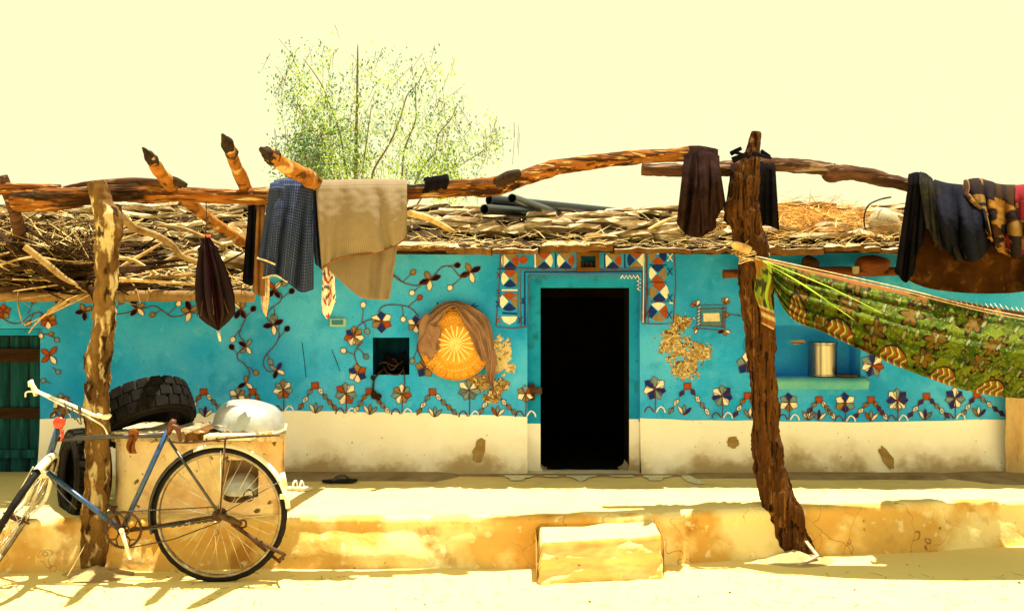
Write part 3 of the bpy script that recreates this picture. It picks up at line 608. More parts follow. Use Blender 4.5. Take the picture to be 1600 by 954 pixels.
plaster([(1052,535,24,26),(1086,550,27,15),(1072,576,22,18)], [M['mudpatch'], M['limepatch'], M['mudpatch2']], 3)
plaster([(1066,503,18,13)], [M['mudpatch'], M['mudpatch2'], M['limepatch']], 8)
plaster([(783,556,18,29),(796,574,10,10)], [M['limepatch'], M['limepatch'], M['mudpatch']], 5)
plaster([(755,598,19,15),(780,602,15,14),(768,620,12,14)], [M['mudpatch'], M['mudpatch2'], M['limepatch']], 12)
M['stain'] = M['dampstain']
def smear(cx, cy, rx, ry, ang, seed):
    mb = MB(); n = 26; c = W(cx, cy); vs = []
    def pt(x, y): v = P(x, y, WY); v.y = wy(v.x, v.z)-pbulge(x, v.z)-.006; return v
    vs = [pt(cx, cy)]
    for k in range(n):
        a = 2*math.pi*k/n; q = 1+.35*noise.noise(Vector((math.cos(a)*2, math.sin(a)*2, seed))); u = rx*q*math.cos(a); v = ry*q*math.sin(a)
        vs.append(pt(cx+u*math.cos(ang)-v*math.sin(ang), cy+u*math.sin(ang)+v*math.cos(ang)))
    mb.add(vs, [(0, 1+(k+1) % n, 1+k) for k in range(n)]); mb.build('plinth_smear', M['dampstain'], house)
smear(749, 702, 9, 19, .25, 1); smear(1381, 713, 8, 18, -.45, 2); smear(1144, 690, 9, 9, 0, 3)
# the small smoke niche above the door, the wooden box frame round it
m = MB()
for a, b, c, d in ((901,936,393,400),(901,936,418,424),(901,907,400,418),(930,936,400,418)): m.box((*((a-800)*ux,), WY-.035, CZ+(HY-d)*ux), ((b-800)*ux, WY+.03, CZ+(HY-c)*ux))
m.build('niche_frame', M['eave'], wall)
m = MB()
for a, b, r in ((910,413,4),(918,414,4),(925,412,3.5)): m.tube([W(a,b+3,-.05), W(a,b-4,-.05)], [r*ux, r*ux*.6], 8)
m.build('niche_lamp', M['ragbrown'], wall)
# iron latch on the door surround
m = MB(); m.box(((829-800)*ux, WY+.03, CZ+(HY-626)*ux), ((836-800)*ux, WY+.07, CZ+(HY-600)*ux)); m.box(((836-800)*ux, WY+.03, CZ+(HY-616)*ux), ((847-800)*ux, WY+.068, CZ+(HY-606)*ux))
m.tube([wpx(833,603,WY+.02), wpx(829,612,WY-.01), wpx(834,622,WY+.02)], .008, 6, sub=4); m.build('door_latch', M['rust'], house)

# ================================================================ ROOF
def rp(px, d, left):                 # roof surface: world point at image column px measured at distance d
    x = (px-800)/F*d
    return Vector((x, d, roof_z(x, d, left)))
def roof_z(x, y, left):
    b = .02*noise.noise(Vector((x*.8, y*.8, 4)))
    return (1.665+(y-6.0)*.335 if left else 2.0+(y-6.4)*.205)+b
XS = (403-800)/F*6.4                  # world x where the low left roof meets the main roof
roof = MB()
for (xa, xb, ya, left) in ((-5.9, XS, 6.02, True), (XS, 6.2, 6.42, False)):
    nu = 70
    roof.grid(lambda u, v: (lerp(xa, xb, u), lerp(ya, 9.2 if not left else 8.8, v), roof_z(lerp(xa, xb, u), lerp(ya, 9.2 if not left else 8.8, v), left)+.012*noise.noise(Vector((u*60, v*20, 1)))), nu, 24)
    roof.grid(lambda u, v: (lerp(xa, xb, u), lerp(ya, 7.05, v), roof_z(lerp(xa, xb, u), lerp(ya, 7.05, v), left)-.05), nu, 6)
    roof.grid(lambda u, v: (lerp(xa, xb, u), ya, roof_z(lerp(xa, xb, u), ya, left)-.05*v), nu, 1)
    yb = 9.2 if not left else 8.8
    roof.grid(lambda u, v: (lerp(xa, xb, u), yb, lerp(roof_z(lerp(xa, xb, u), yb, left), 1.7, v)), nu, 1)
roof.add([(XS,6.02,1.62), (XS,8.8,2.5), (XS,8.8,2.62), (XS,6.42,2.02), (XS,6.3,1.98)], [(0,1,2,3,4)], 0, False)
roof = roof.build('roof', M['roofdirt'], house)
def slab_mesh(k, mt, size=(.30,.20,.024)):
    rr = random.Random(k); n = 9; vs = []
    for z in (0, size[2]):
        for i in range(n):
            a = 2*math.pi*i/n+rr.uniform(-.2,.2); q = rr.uniform(.75, 1.1); vs.append(Vector((math.copysign(abs(math.cos(a))**.7, math.cos(a))*size[0]/2*q, math.copysign(abs(math.sin(a))**.7, math.sin(a))*size[1]/2*q, z+rr.uniform(-.004,.004))))
    fs = [list(range(n))[::-1], list(range(n, 2*n))]+[[i, (i+1) % n, n+(i+1) % n, n+i] for i in range(n)]
    me = bpy.data.meshes.new('roof_slab'); me.from_pydata(vs, [], fs); me.materials.append(mt); return me
SLABS = [slab_mesh(k, M['slab'], (R.uniform(.26,.46), R.uniform(.14,.26), R.uniform(.018,.034))) for k in range(10)]
def place(name, me, parent, loc, rot, scale=(1,1,1)):
    o = bpy.data.objects.new(name, me); col.objects.link(o); o.parent = parent; o.location = Vector(loc)-WL[parent]; o.rotation_euler = rot; o.scale = scale; WL[o] = Vector(loc); return o
# slabs of the eave edge
x = XS
while x < 4.4:
    wd = R.uniform(.30, .62); k = R.randrange(10)
    z = roof_z(x, 6.4, False)
    m = MB(); 
    n = 10; th = R.uniform(.022, .055); jy = R.uniform(-.05,.03); jz = R.uniform(-.012,.02); tl = R.uniform(-.02,.02); prof = []
    for i in range(n+1):
        u = i/n; prof.append((x+wd*u, 6.38+jy+.05*noise.noise(Vector((x*3+u*5, 1, 0)))+(.02 if i in (0, n) else 0), z-.045+jz+tl*(u-.5)+.02*noise.noise(Vector((x*5+u*6, 9, 0)))))
    vs = []
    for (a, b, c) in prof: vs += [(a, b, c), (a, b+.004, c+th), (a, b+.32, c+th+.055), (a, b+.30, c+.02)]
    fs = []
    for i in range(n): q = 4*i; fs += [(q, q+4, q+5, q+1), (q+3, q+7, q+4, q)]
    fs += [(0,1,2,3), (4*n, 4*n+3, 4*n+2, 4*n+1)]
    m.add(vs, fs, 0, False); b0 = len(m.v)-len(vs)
    for i in range(n): q = b0+4*i; m.f.append([q+1, q+5, q+6, q+2]); m.m.append(1); m.sm.append(False)  # top faces pale: the sunlit edge is put into the colour
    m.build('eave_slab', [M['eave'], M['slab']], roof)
    x += wd+R.uniform(.0, .012)
x = -4.6
while x < XS-.25:
    wd = R.uniform(.3, .7); m = MB(); z = roof_z(x, 6.0, True)
    m.tube([(x, 5.99, z-.03), (x+wd*.5, 5.975, z-.035+R.uniform(-.01,.01)), (x+wd, 5.99, z-.03)], [.035, .04, .032], 8, .25, 9, sub=5, seed=x); m.build('eave_log', M['mud_brown'], roof); x += wd
# flat slabs all over
cnt = 0
for k in range(215):
    d = 6.50+2.6*(R.random()**.8); px = R.uniform(400, 1640); x = (px-800)/F*d
    if x < XS+.1: continue
    place('roof_slab', R.choice(SLABS), roof, (x, d, roof_z(x, d, False)+R.uniform(.01,.07)), (R.uniform(-.30,.12), R.uniform(-.12,.12), R.uniform(-.5,.5)), (R.uniform(.8,1.35), R.uniform(.8,1.2), R.uniform(.8,1.4))); cnt += 1
for k in range(84):
    d = 6.12+2.6*R.random(); px = R.uniform(-30, 405); x = (px-800)/F*d
    if x > XS-.1: continue
    place('roof_slab', R.choice(SLABS), roof, (x, d, roof_z(x, d, True)+R.uniform(.01,.08)), (.1+R.uniform(-.30,.16), R.uniform(-.14,.14), R.uniform(-.6,.6)), (R.uniform(.6,1.1), R.uniform(.6,1.0), R.uniform(.8,1.4))); cnt += 1
# straw strewn on the roof
def straws(n, fn, name, parent, L=(.06,.22), wd=.0028, matl=None, tilt=.25, azs=3.2, heap=0):
    m = MB(); vs = []; fs = []
    for k in range(n):
        p = fn(); a = R.uniform(-azs, azs) if azs < 3 else R.uniform(0, 6.28); t = R.gauss(0, tilt); l = R.uniform(*L)
        d = Vector((math.cos(a)*math.cos(t), math.sin(a)*math.cos(t), abs(math.sin(t))*.9)); u = d.cross(Vector((0,-.4,1))).normalized()*wd*R.uniform(.6,1.5); q = p+d*l; mid = (p+q)/2+Vector((0,0,R.uniform(-.02,.02)*l*5))
        nn = d.cross(u).normalized()*wd*.8
        b = len(vs); vs += [p-u, p+u, p+nn, mid-u, mid+u, mid+nn, q]
        fs += [(b,b+1,b+4,b+3),(b+1,b+2,b+5,b+4),(b+2,b,b+3,b+5),(b+3,b+4,b+6),(b+4,b+5,b+6),(b+5,b+3,b+6)]
    m.add(vs, fs, 0, False); return m.build(name, matl or M['straw'], parent, kind='stuff')
def rnd_main():
    d = 6.42+2.6*R.random()**1.3; px = R.uniform(400, 1640); x = max(XS, (px-800)/F*d); return Vector((x, d, roof_z(x, d, False)+R.uniform(.0,.055)))
def rnd_left():
    d = 6.02+2.6*R.random()**1.2; px = R.uniform(-40, 405); x = min(XS, (px-800)/F*d); return Vector((x, d, roof_z(x, d, True)+R.uniform(.0,.07)))
straws(1500, rnd_main, 'roof_straw', roof); straws(2600, rnd_left, 'roof_straw', roof, wd=.0024)
def tuft_pt(): 
    a = R.gauss(0, .42); x = 2.45+a; d = 7.3+R.gauss(0,.35); return Vector((x, d, roof_z(x, d, False)+abs(R.gauss(0,.10))*math.exp(-a*a*2)))
straws(3200, tuft_pt, 'straw_heap', roof, L=(.08,.26), matl=mat('orange_thatch', (.66,.38,.10), (.40,.18,.04), .8, 5, bump=0))
def eave_pt():
    px = R.uniform(405, 1400); x = (px-800)/F*6.38; return Vector((x, R.uniform(6.30, 6.42), roof_z(x, 6.4, False)+R.uniform(-.01, .03)))
straws(420, eave_pt, 'eave_straw', roof, L=(.04,.14), wd=.0016, tilt=.2)
# ---- dry sticks on the low left roof
m = MB()
for k in range(90):
    d = R.uniform(5.9, 6.9); px = R.uniform(-40, 190); x = (px-800)/F*d; z = roof_z(x, max(6.05, d), True)+R.uniform(-.03, .12)
    m.tube([Vector((x, d, z)), Vector((x+R.uniform(.2,.6), d+R.uniform(-.1,.1), z+R.uniform(-.06,.06)))], [R.uniform(.012,.03), .008], 6, .3, 12, seed=k)
darkpile = m
SB = thing('brush_pile', 'tangled pile of dry sticks and twigs on the low left roof', 'brushwood', (-3.9, 6.2, 1.8))
for k in range(150):
    big = k < 34
    px = R.uniform(-40, 175) if not big else R.uniform(-30, 330); 
    if k > 70: px = R.uniform(-40, 110)
    d = R.uniform(5.85, 6.9); x = (px-800)/F*d; z = roof_z(x, max(d, 6.05), True)+R.uniform(.03,.26)*(1.2 if px < 120 else .35)
    a = R.gauss(.35, .5)*R.choice((1, 1, -1)); L = R.uniform(.35, 1.1) if not big else R.uniform(.5, 1.1); b = R.gauss(0, .22)
    dv = Vector((math.cos(a)*math.cos(b), math.sin(a)*math.cos(b)*.6, math.sin(b)-.02))
    p0 = Vector((x, d, z))-dv*L/2; pts = [p0+dv*L*t+Vector((R.gauss(0,.02), R.gauss(0,.02), R.gauss(0,.02))) for t in (0,.3,.6,1)]
    r = R.uniform(.008,.018) if big else R.uniform(.003,.009)
    m = MB(); m.tube(pts, [r, r*.9, r*.75, r*.4], 6, .15, 20, sub=3, seed=k); m.build('stick', M['stick'] if R.random() < .42 else M['darkstick'], SB)
darkpile.build('dark_brush', M['darkstick'], SB, kind='stuff')
def pile_pt():
    px = R.uniform(-40, 150); d = R.uniform(5.9, 6.6); x = (px-800)/F*d; return Vector((x, d, roof_z(x, max(6.05, d), True)+R.uniform(-.02,.30)))
straws(2600, pile_pt, 'twig_litter', SB, L=(.08,.35), wd=.0030, matl=M['darkstick'], tilt=.35)
straws(700, pile_pt, 'dry_stalks', SB, L=(.08,.4), wd=.0030, matl=M['straw'], tilt=.35)
# reed stalks hanging over the eave at the far left
m_ = [((175,442,5.95),(120,470,5.8),(38,508,5.7)), ((150,448,5.95),(95,480,5.8),(60,500,5.72)), ((160,452,6),(120,462,5.8),(80,482,5.75)), ((30,440,5.95),(28,475,5.85),(36,507,5.85)), ((160,440,6),(110,455,5.85),(10,470,5.8)), ((205,440,6),(214,455,5.95),(219,474,5.93)), ((232,445,6),(233,458,5.93),(230,470,5.93)), ((145,440,6),(90,445,5.8),(20,455,5.7)), ((128,440,5.9),(62,500,5.7),(45,520,5.7))]
for k, pts in enumerate(m_):
    m = MB(); m.tube([P(*p) for p in pts], [.007, .0055, .0035], 5, .1, 20, sub=4); m.build('reed', M['stick'], SB)
# forked branches crossing the roof, each a thing
def branch(pts, label, cat='branch', name='branch', mt='stick', seed=1, extra=()):
    c = P(*pts[len(pts)//2][:3]); t = thing(name, label, cat, c)
    pole('stem', pts, M[mt], t, .14, 9, 5, seed)
    for e in extra: pole('side_branch', e, M[mt], t, .14, 7, 4, seed+1)
    return t
branch([(188,335,5.5),(210,356,5.7),(245,368,5.9),(268,385,6.0),(283,402,6.1),(325,416,6.2)] and [(188,335,5.5,6),(210,356,5.7,6),(245,368,5.9,5.5),(268,382,6.0,5),(284,400,6.1,5),(328,416,6.2,4)], 'crooked pale branch sloping down across the low roof right of the left post', extra=[[(284,400,6.1,4),(300,392,6.15,3),(335,400,6.3,2)]])
branch([(60,418,5.8,8),(95,440,5.8,7),(140,452,5.85,6),(150,470,5.8,5)], 'thick dark branch end hanging at the low eave beside the left post', mt='darkstick', extra=[[(0,370,6,9),(30,395,5.9,9),(60,418,5.8,8)]])
branch([(38,385,5.7,5),(68,408,5.75,5),(105,438,5.8,5),(140,455,5.85,4)], 'pale knotted stick lying across the brush pile at far left', seed=4)
branch([(245,352,6.4,3),(290,358,6.5,3),(352,386,6.3,3)], 'thin straight stick on the low roof left of the umbrella', seed=5, extra=[[(80,368,6.3,2.5),(150,385,6.2,2.5),(205,408,6.1,2)]])
branch([(640,333,6.3,6),(672,342,6.5,5),(708,362,6.7,4)], 'short pale stick lying on the main roof right of the beige cloth', seed=6)
branch([(1012,360,6.9,3),(1040,345,7.1,3),(1062,338,7.2,2)], 'thin crooked twig on the main roof left of the hanging trousers', seed=7)
branch([(1266,325,7.2,3),(1310,345,7.0,3),(1350,352,6.9,2)], 'thin stick lying on the roof left of the grey clay pot', seed=9)
# ---- rafters running over the beam (cut ends towards the viewer)
def rafter(pts, label, group='rafters laid over the beam', mt='rafter'):
    c = P(*pts[1][:3]); t = thing('rafter', label, 'rafter', c, group)
    pole('stem', pts, M[mt], t, .16, 16, 8, pts[0][0], freq=9)
    a, b = pts[0], pts[1]; q = .22
    tip = (lerp(a[0],b[0],q), lerp(a[1],b[1],q), lerp(a[2],b[2],q), a[3]*1.06)
    m = MB(); m.tube([P(*a[:3])-(P(*b[:3])-P(*a[:3]))*.20+Vector((-.012,0,.01)), P(*a[:3])-(P(*b[:3])-P(*a[:3]))*.06, P(*a[:3]), P(*tip[:3])], [a[3]*a[2]/F*.25, a[3]*a[2]/F*.85, a[3]*a[2]/F*1.06, tip[3]*tip[2]/F*1.03], 14, .22, 14, 0, True, 4, 3); m.build('charred_tip', M['char'], t)
rafter([(233,243,4.95,8),(262,283,5.35,11),(318,335,5.9,9),(378,378,6.5,8)], 'split topped rafter stub leaning over the beam, leftmost of three')
rafter([(356,226,5.0,9),(380,286,5.42,10),(392,312,5.6,9),(396,326,5.7,8)], 'short upright rafter stub with charred top over the beam, middle of three')
rafter([(418,240,4.9,11),(455,266,5.15,12),(490,285,5.4,13),(560,345,6.4,12)], 'thick rafter stub with charred end slanting down beside the blue checked shirt')
# ================================================================ POSTS AND BEAMS
D = 5.45
t = thing('beam', 'thick orange brown log beam resting behind the left post, laundry hanging on it', 'beam', P(250,305,D))
pole('log', [(24,314,D,18),(60,314,D,18),(110,309,D,15),(170,302,D,13),(235,302,D,14),(300,304,D,12),(380,307,D,13),(440,305,D,12),(494,304,D,12)], M['beam'], t, .15, 22, 12, 3, endmat=M['char'])
pole('broken_stub', [(292,290,D-.1,3),(270,282,D-.1,6),(250,284,D,5)], M['char'], t, .3, 8, 4, 5)
t = thing('beam', 'long curved log beam rising from the beige cloth to the hanging trousers', 'beam', P(850,270,5.6))
pole('log', [(470,302,5.45,12),(560,300,5.46,12),(660,299,5.48,12),(720,294,5.5,13),(775,290,5.54,15),(830,274,5.58,13),(870,262,5.6,12),(930,252,5.65,11),(1000,245,5.7,10),(1075,240,5.75,11)], M['beam'], t, .16, 22, 12, 9, endmat=M['char'])
pole('knot', [(775,286,5.5,8),(795,276,5.48,9),(812,270,5.5,6)], M['char'], t, .3, 8, 4, 2)
t = thing('beam', 'grey brown log beam running right from the trousers behind the right post', 'beam', P(1200,265,5.85))
pole('log', [(1003,264,5.85,9),(1060,266,5.85,10),(1130,264,5.85,12),(1200,258,5.88,11),(1280,262,5.9,10),(1300,270,5.9,15),(1330,270,5.9,11),(1380,280,5.9,11),(1430,291,5.9,11),(1500,303,5.9,12),(1660,318,5.9,12)], M['greybeam'], t, .16, 22, 12, 13, endmat=M['eave'])
t = thing('pole', 'thin dark pole lying on top of the left beam', 'pole', P(200,287,5.5))
pole('stem', [(100,294,5.5,3),(130,288,5.48,4),(165,285,5.46,5),(205,283,5.45,6),(245,285,5.42,6),(282,289,5.38,6)], M['greybeam'], t, .15, 10, 5, 4, endmat=M['char'])
t = thing('pole', 'pale pole end entering at the far left above the beam', 'pole', P(0,295,5.5))
pole('stem', [(-80,290,5.5,10),(-10,294,5.5,10),(40,294,5.5,8),(95,292,5.52,4)], M['beam'], t, .15, 10, 5, 6)
t = thing('prop', 'short dark forked prop under the left end of the beam', 'prop', P(30,350,5.6))
pole('stem', [(2,276,5.5,9),(12,300,5.52,10),(24,335,5.6,9),(33,378,6.1,10)], M['greybeam'], t, .2, 10, 5, 2)
# left post
t = thing('post', 'knotted pale tree trunk post at left, standing behind the bicycle', 'post', P(150,893,5.30))
pole('trunk', [(148,900,5.30,21),(148,870,5.30,18),(149,800,5.30,18),(152,740,5.30,18),(153,690,5.30,17),(152,640,5.29,18),(153,600,5.28,17),(155,560,5.28,18),(161,510,5.27,17),(164,460,5.27,16),(167,400,5.27,17),(170,350,5.27,20),(160,315,5.27,15),(150,284,5.26,12)], M['bark'], t, .17, 30, 14, 6, freq=10)
pole('fork', [(172,380,5.31,10),(181,350,5.36,9),(183,322,5.42,6)], M['bark'], t, .15, 10, 5, 8)
pole('knot', [(146,628,5.24,7),(141,610,5.22,9),(140,598,5.22,8)], M['bark'], t, .3, 10, 4, 4)
# right post
t = thing('post', 'dark leaning tree trunk post at right, with the green hammock tied round it', 'post', P(1240,866,5.70))
pole('trunk', [(1244,872,5.68,32),(1238,856,5.68,27),(1228,820,5.69,25),(1216,780,5.70,25),(1203,730,5.71,23),(1198,690,5.71,21),(1195,640,5.71,20),(1191,580,5.71,20),(1188,530,5.70,21),(1184,480,5.70,24),(1180,440,5.70,25),(1178,400,5.70,23),(1172,370,5.70,25),(1162,335,5.70,26),(1163,300,5.70,23),(1168,262,5.70,17),(1175,240,5.70,12),(1181,214,5.70,9),(1182,206,5.70,7)], M['post'], t, .15, 30, 14, 11, freq=8)
pole('burl', [(1220,775,5.64,12),(1240,798,5.63,15),(1248,828,5.64,10)], M['post'], t, .2, 12, 5, 21)
pole('peeled_bark', [(1172,392,5.6,5),(1150,383,5.6,7),(1143,380,5.62,3)], M['stick'], t, .5, 8, 5, 31)
m = MB()
for k in range(9):
    y = 392+k*2.2+R.uniform(-1,1); m.tube([P(1178+23*math.cos(a)+R.uniform(-1,1), y+3*math.sin(a*2+k), 5.70-23*5.7/F*math.sin(a)) for a in [j*math.pi/10 for j in range(-2, 13)]], .0042, 5, sub=2)
m.build('rope_binding', M['rope'], t)
m = MB()
for k in range(16):
    x = R.uniform(1140, 1168); y = R.uniform(380, 400); m.tube([P(x, y, 5.6), P(x+R.uniform(-9,9), y+R.uniform(-9,14), 5.58)], [.006, .002], 5)
m.build('frayed_bark', M['stick'], t)
# rope ends and a bent stick at the foot of the right post
t = thing('broken_slat', 'broken white slat bent in two on the ground at the foot of the right post', 'slat', P(1262,868,5.55))
for name, a, b in (('slat_piece', (1246,884,5.40), (1277,868,5.50)), ('slat_piece', (1277,868,5.50), (1259,845,5.60))):
    m = MB(); p0, p1 = P(*a), P(*b); dv = (p1-p0).normalized(); q = dv.to_track_quat('X', 'Z').to_matrix().to_4x4(); L = (p1-p0).length
    m.box((0,-.011,-.005), (L,.011,.005), M=Matrix.Translation(p0) @ q); m.build(name, M['slatwood'], t)
# hanging bundles by the right post top
m = MB()
for a, b in (((1142,240,5.7,4),(1158,232,5.65,3)), ((1150,238,5.6,3),(1172,246,5.6,3)), ((1176,240,5.6,4),(1205,247,5.6,2)), ((1145,250,5.65,5),(1168,240,5.6,5)), ((1190,236,5.65,3),(1203,244,5.6,2))):
    m.tube([P(*a[:3]), P(*b[:3])], [a[3]*5.6/F, b[3]*5.6/F], 7, .4, 20, sub=3)
tag(m.build('rag_knot', M['blackcloth']), 'small dark knotted rag tied where the beam meets the right post', 'rag')
# ================================================================ TREE BEHIND THE HOUSE
TD = 14.0
tree = thing('tree', 'wispy bare-limbed tree with sparse light green leaves behind the roof', 'tree', ((555-800)/F*TD, TD, 0))
base = (560, 640, TD)
trunkp = [(560,640,TD,6),(556,480,TD,5),(555,360,TD,4),(556,250,TD,3),(558,150,TD,1.8),(559,70,TD,1)]
pole('trunk', trunkp, M['trunkbark'], tree, .12, 8, 5, 1)
LIMBS = [[(560,500,TD,4),(580,300,TD-.2,3.5),(602,225,TD-.2,2.5),(636,150,TD,1.8),(662,104,TD,1)], [(570,420,TD,4),(630,290,TD+.2,3),(645,190,TD+.2,2.2),(655,130,TD,1)],
  [(556,420,TD,4),(545,250,TD+.1,2.5),(520,160,TD,2),(470,95,TD,1)], [(556,430,TD,4),(528,290,TD,3),(500,215,TD-.3,2),(462,165,TD-.3,1)], [(600,400,TD,3),(660,260,TD,2.5),(690,210,TD,2),(720,160,TD,1)],
  [(600,420,TD,3),(672,280,TD+.3,2.2),(720,255,TD+.3,1.6),(775,215,TD+.3,1)], [(556,420,TD,3),(572,280,TD-.3,2),(585,160,TD-.3,1.2)], [(550,430,TD,3),(500,300,TD+.4,2),(460,280,TD+.4,1.4),(440,250,TD+.4,1)]]
for k, l in enumerate(LIMBS): pole('limb', [(a+R.uniform(-7,7)*(b < 300), b+R.uniform(-4,4), c, r*.62) for a, b, c, r in [q_ for p0_, p1_ in zip(l, l[1:]) for q_ in (p0_, tuple((u_+v_)/2 for u_, v_ in zip(p0_, p1_)))]+[l[-1]]], M['trunkbark'], tree, .1, 6, 4, k)
# leaf sprays drawn along many twigs
cl = [(500,110,46,40,.5),(470,160,40,40,.7),(520,180,40,45,1.0),(480,232,30,42,2.3),(530,245,42,38,1.7),(560,190,30,50,.6),(640,150,45,45,.5),(660,205,45,40,.7),(610,200,35,50,.45),(700,180,35,35,.4),(690,262,42,28,1.6),(735,225,35,35,.4),(640,265,40,30,.55),(455,110,25,40,.3),(580,110,50,35,.2),(670,110,40,25,.25),(555,265,60,25,.7),(440,250,18,35,.3),(770,210,16,25,.25),(700,300,50,20,.5),(488,265,20,28,2.2),(500,205,50,50,.8)]
L1 = MB(); L2 = MB(); tw = MB()
for (cx, cy, rx, ry, den) in cl:
    for k in range(int(84*den)):
        x = cx+R.gauss(0, .55)*rx; y = cy+R.gauss(0, .55)*ry; d = TD+R.gauss(0, .45); L = R.uniform(14, 42)
        dx = R.gauss(0, .5)
        pts = [P(x+dx*L*t, y+L*(t-.4)*.9+4*t*t, d) for t in (0, .35, .7, 1)]
        if R.random() < .35: tw.tube(pts, [.005, .004, .003, .002], 4, cap=False)
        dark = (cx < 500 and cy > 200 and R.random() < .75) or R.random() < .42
        for q in range(R.randint(5, 13)):
            t = R.random(); i = min(2, int(t*3)); p = pts[i].lerp(pts[i+1], t*3-i)+Vector((R.gauss(0,.07), R.gauss(0,.09), R.gauss(0,.05)))
            u = Vector((R.gauss(0,1), R.gauss(0,1), R.gauss(0,1))).normalized(); v = u.orthogonal().normalized(); s = R.uniform(.016, .038)
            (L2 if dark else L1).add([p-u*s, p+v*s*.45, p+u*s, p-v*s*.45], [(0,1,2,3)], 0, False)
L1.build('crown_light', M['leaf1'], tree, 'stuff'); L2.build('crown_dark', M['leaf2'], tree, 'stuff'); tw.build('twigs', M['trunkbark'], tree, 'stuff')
m = MB()
for k in range(26):
    x = R.choice((752, 760, 805, 812, 690, 700, 430, 445))+R.uniform(-3,3); y = R.uniform(190, 235); m.tube([P(x, y, TD), P(x+R.uniform(-3,3), y+R.uniform(15,40), TD)], .004, 4, cap=False)
m.build('hanging_twigs', M['trunkbark'], tree, 'stuff')
# ================================================================ PIPES ON THE ROOF
for a, b, r, lab in (((764,312,7.6),(990,334,9.0),8,'long black plastic pipe, topmost of the pipes on the roof'), ((757,327,7.3),(880,334,8.6),8,'black plastic pipe lying lowest on the roof, open end at left'),
        ((800,310,7.2),(872,334,8.3),7.5,'black pipe with open end slanting down across the others on the roof'), ((770,322,7.9),(935,337,8.9),8,'black plastic pipe half hidden behind the slanting one')):
    m = MB(); p0, p1 = P(*a), P(*b); rr = r*a[2]/F; m.tube([p0, p0.lerp(p1,.5), p1], rr, 20, cap=False); m.tube([p1, p0.lerp(p1,.5), p0], rr*.86, 20, cap=False)
    Mx = axis_matrix(p0, p1-p0); m.lathe([(rr*.86,0),(rr,0)], Mx, 20)
    tag(m.build('plastic_pipe', M['pipe']), lab, 'pipe', 'pipes on the roof')

# ================================================================ LAUNDRY ON THE BEAMS
def color_attr(o, fn):
    me = o.data; ca = me.color_attributes.new('print', 'FLOAT_COLOR', 'POINT'); nu, nv, b = o['_uv'] if '_uv' in o else (1,1,0)
    for k in range(len(me.vertices)):
        u = (k % (nu+1))/nu; v = (k//(nu+1))/nv; ca.data[k].color = (*fn(u, v), 1)
def drape(name, T, B, d, matl, folds=5, amp=.03, nu=70, nv=60, back=.22, rb=.07, seed=0, solid=.004, parent=None, sway=0, colfn=None, belly=0, top_r=1):
    """cloth hung over a beam. T, B: (px, py) outlines of its top and bottom edge, left to right"""
    def at(tab, u):
        x = u*(len(tab)-1); i = min(len(tab)-2, int(x)); t = x-i
        a, b, c, e = (Vector(tab[j]) for j in (max(i-1,0), i, i+1, min(i+2, len(tab)-1)))
        q = .5*((2*b)+(c-a)*t+(2*a-5*b+4*c-e)*t*t+(3*b-a-3*c+e)*t**3); return (q.x, q.y)
    def fn(u, v):
        # v < .1: the short part behind the beam, .1-.2 the turn over it, the rest the hanging front
        tx, ty = at(T, u); bx, by = at(B, u)
        f = lambda q: amp*(.25+.75*q**.7)*(math.sin(folds*6.283*u+seed+1.5*q*math.sin(seed+u*4))+.6*math.sin(folds*1.7*6.283*u+seed*2+q*1.3)+.8*noise.noise(Vector((u*folds*1.6, q*1.6, seed))))+.005*noise.noise(Vector((u*14, q*12, seed)))
        if v >= .2:
            q = (v-.2)/.8; p = P(lerp(tx, bx, q), lerp(ty+5, by, q), d-rb-.01+f(q)*.9-belly*math.sin(q*3.14)); return p
        if v > .1:
            a = (v-.1)/.1*math.pi; p = P(tx, ty+5, d+rb*math.cos(a)); p.z += rb*math.sin(a)*.6*top_r+.004; p.y += f(0)*max(0, -math.cos(a)); return p
        q = 1-v/.1; p = P(tx, ty+5, d+rb+f(q)*.5); p.z -= back*q; return p
    m = MB(); m.grid(fn, nu, nv, uv=True); o = m.build(name, matl, parent)
    if colfn:
        ca = o.data.color_attributes.new('print', 'FLOAT_COLOR', 'POINT')
        for k in range(len(o.data.vertices)): ca.data[k].color = (*colfn((k % (nu+1))/nu, (k//(nu+1))/nv), 1)
    if solid: s = o.modifiers.new('thickness', 'SOLIDIFY'); s.thickness = solid
    return o
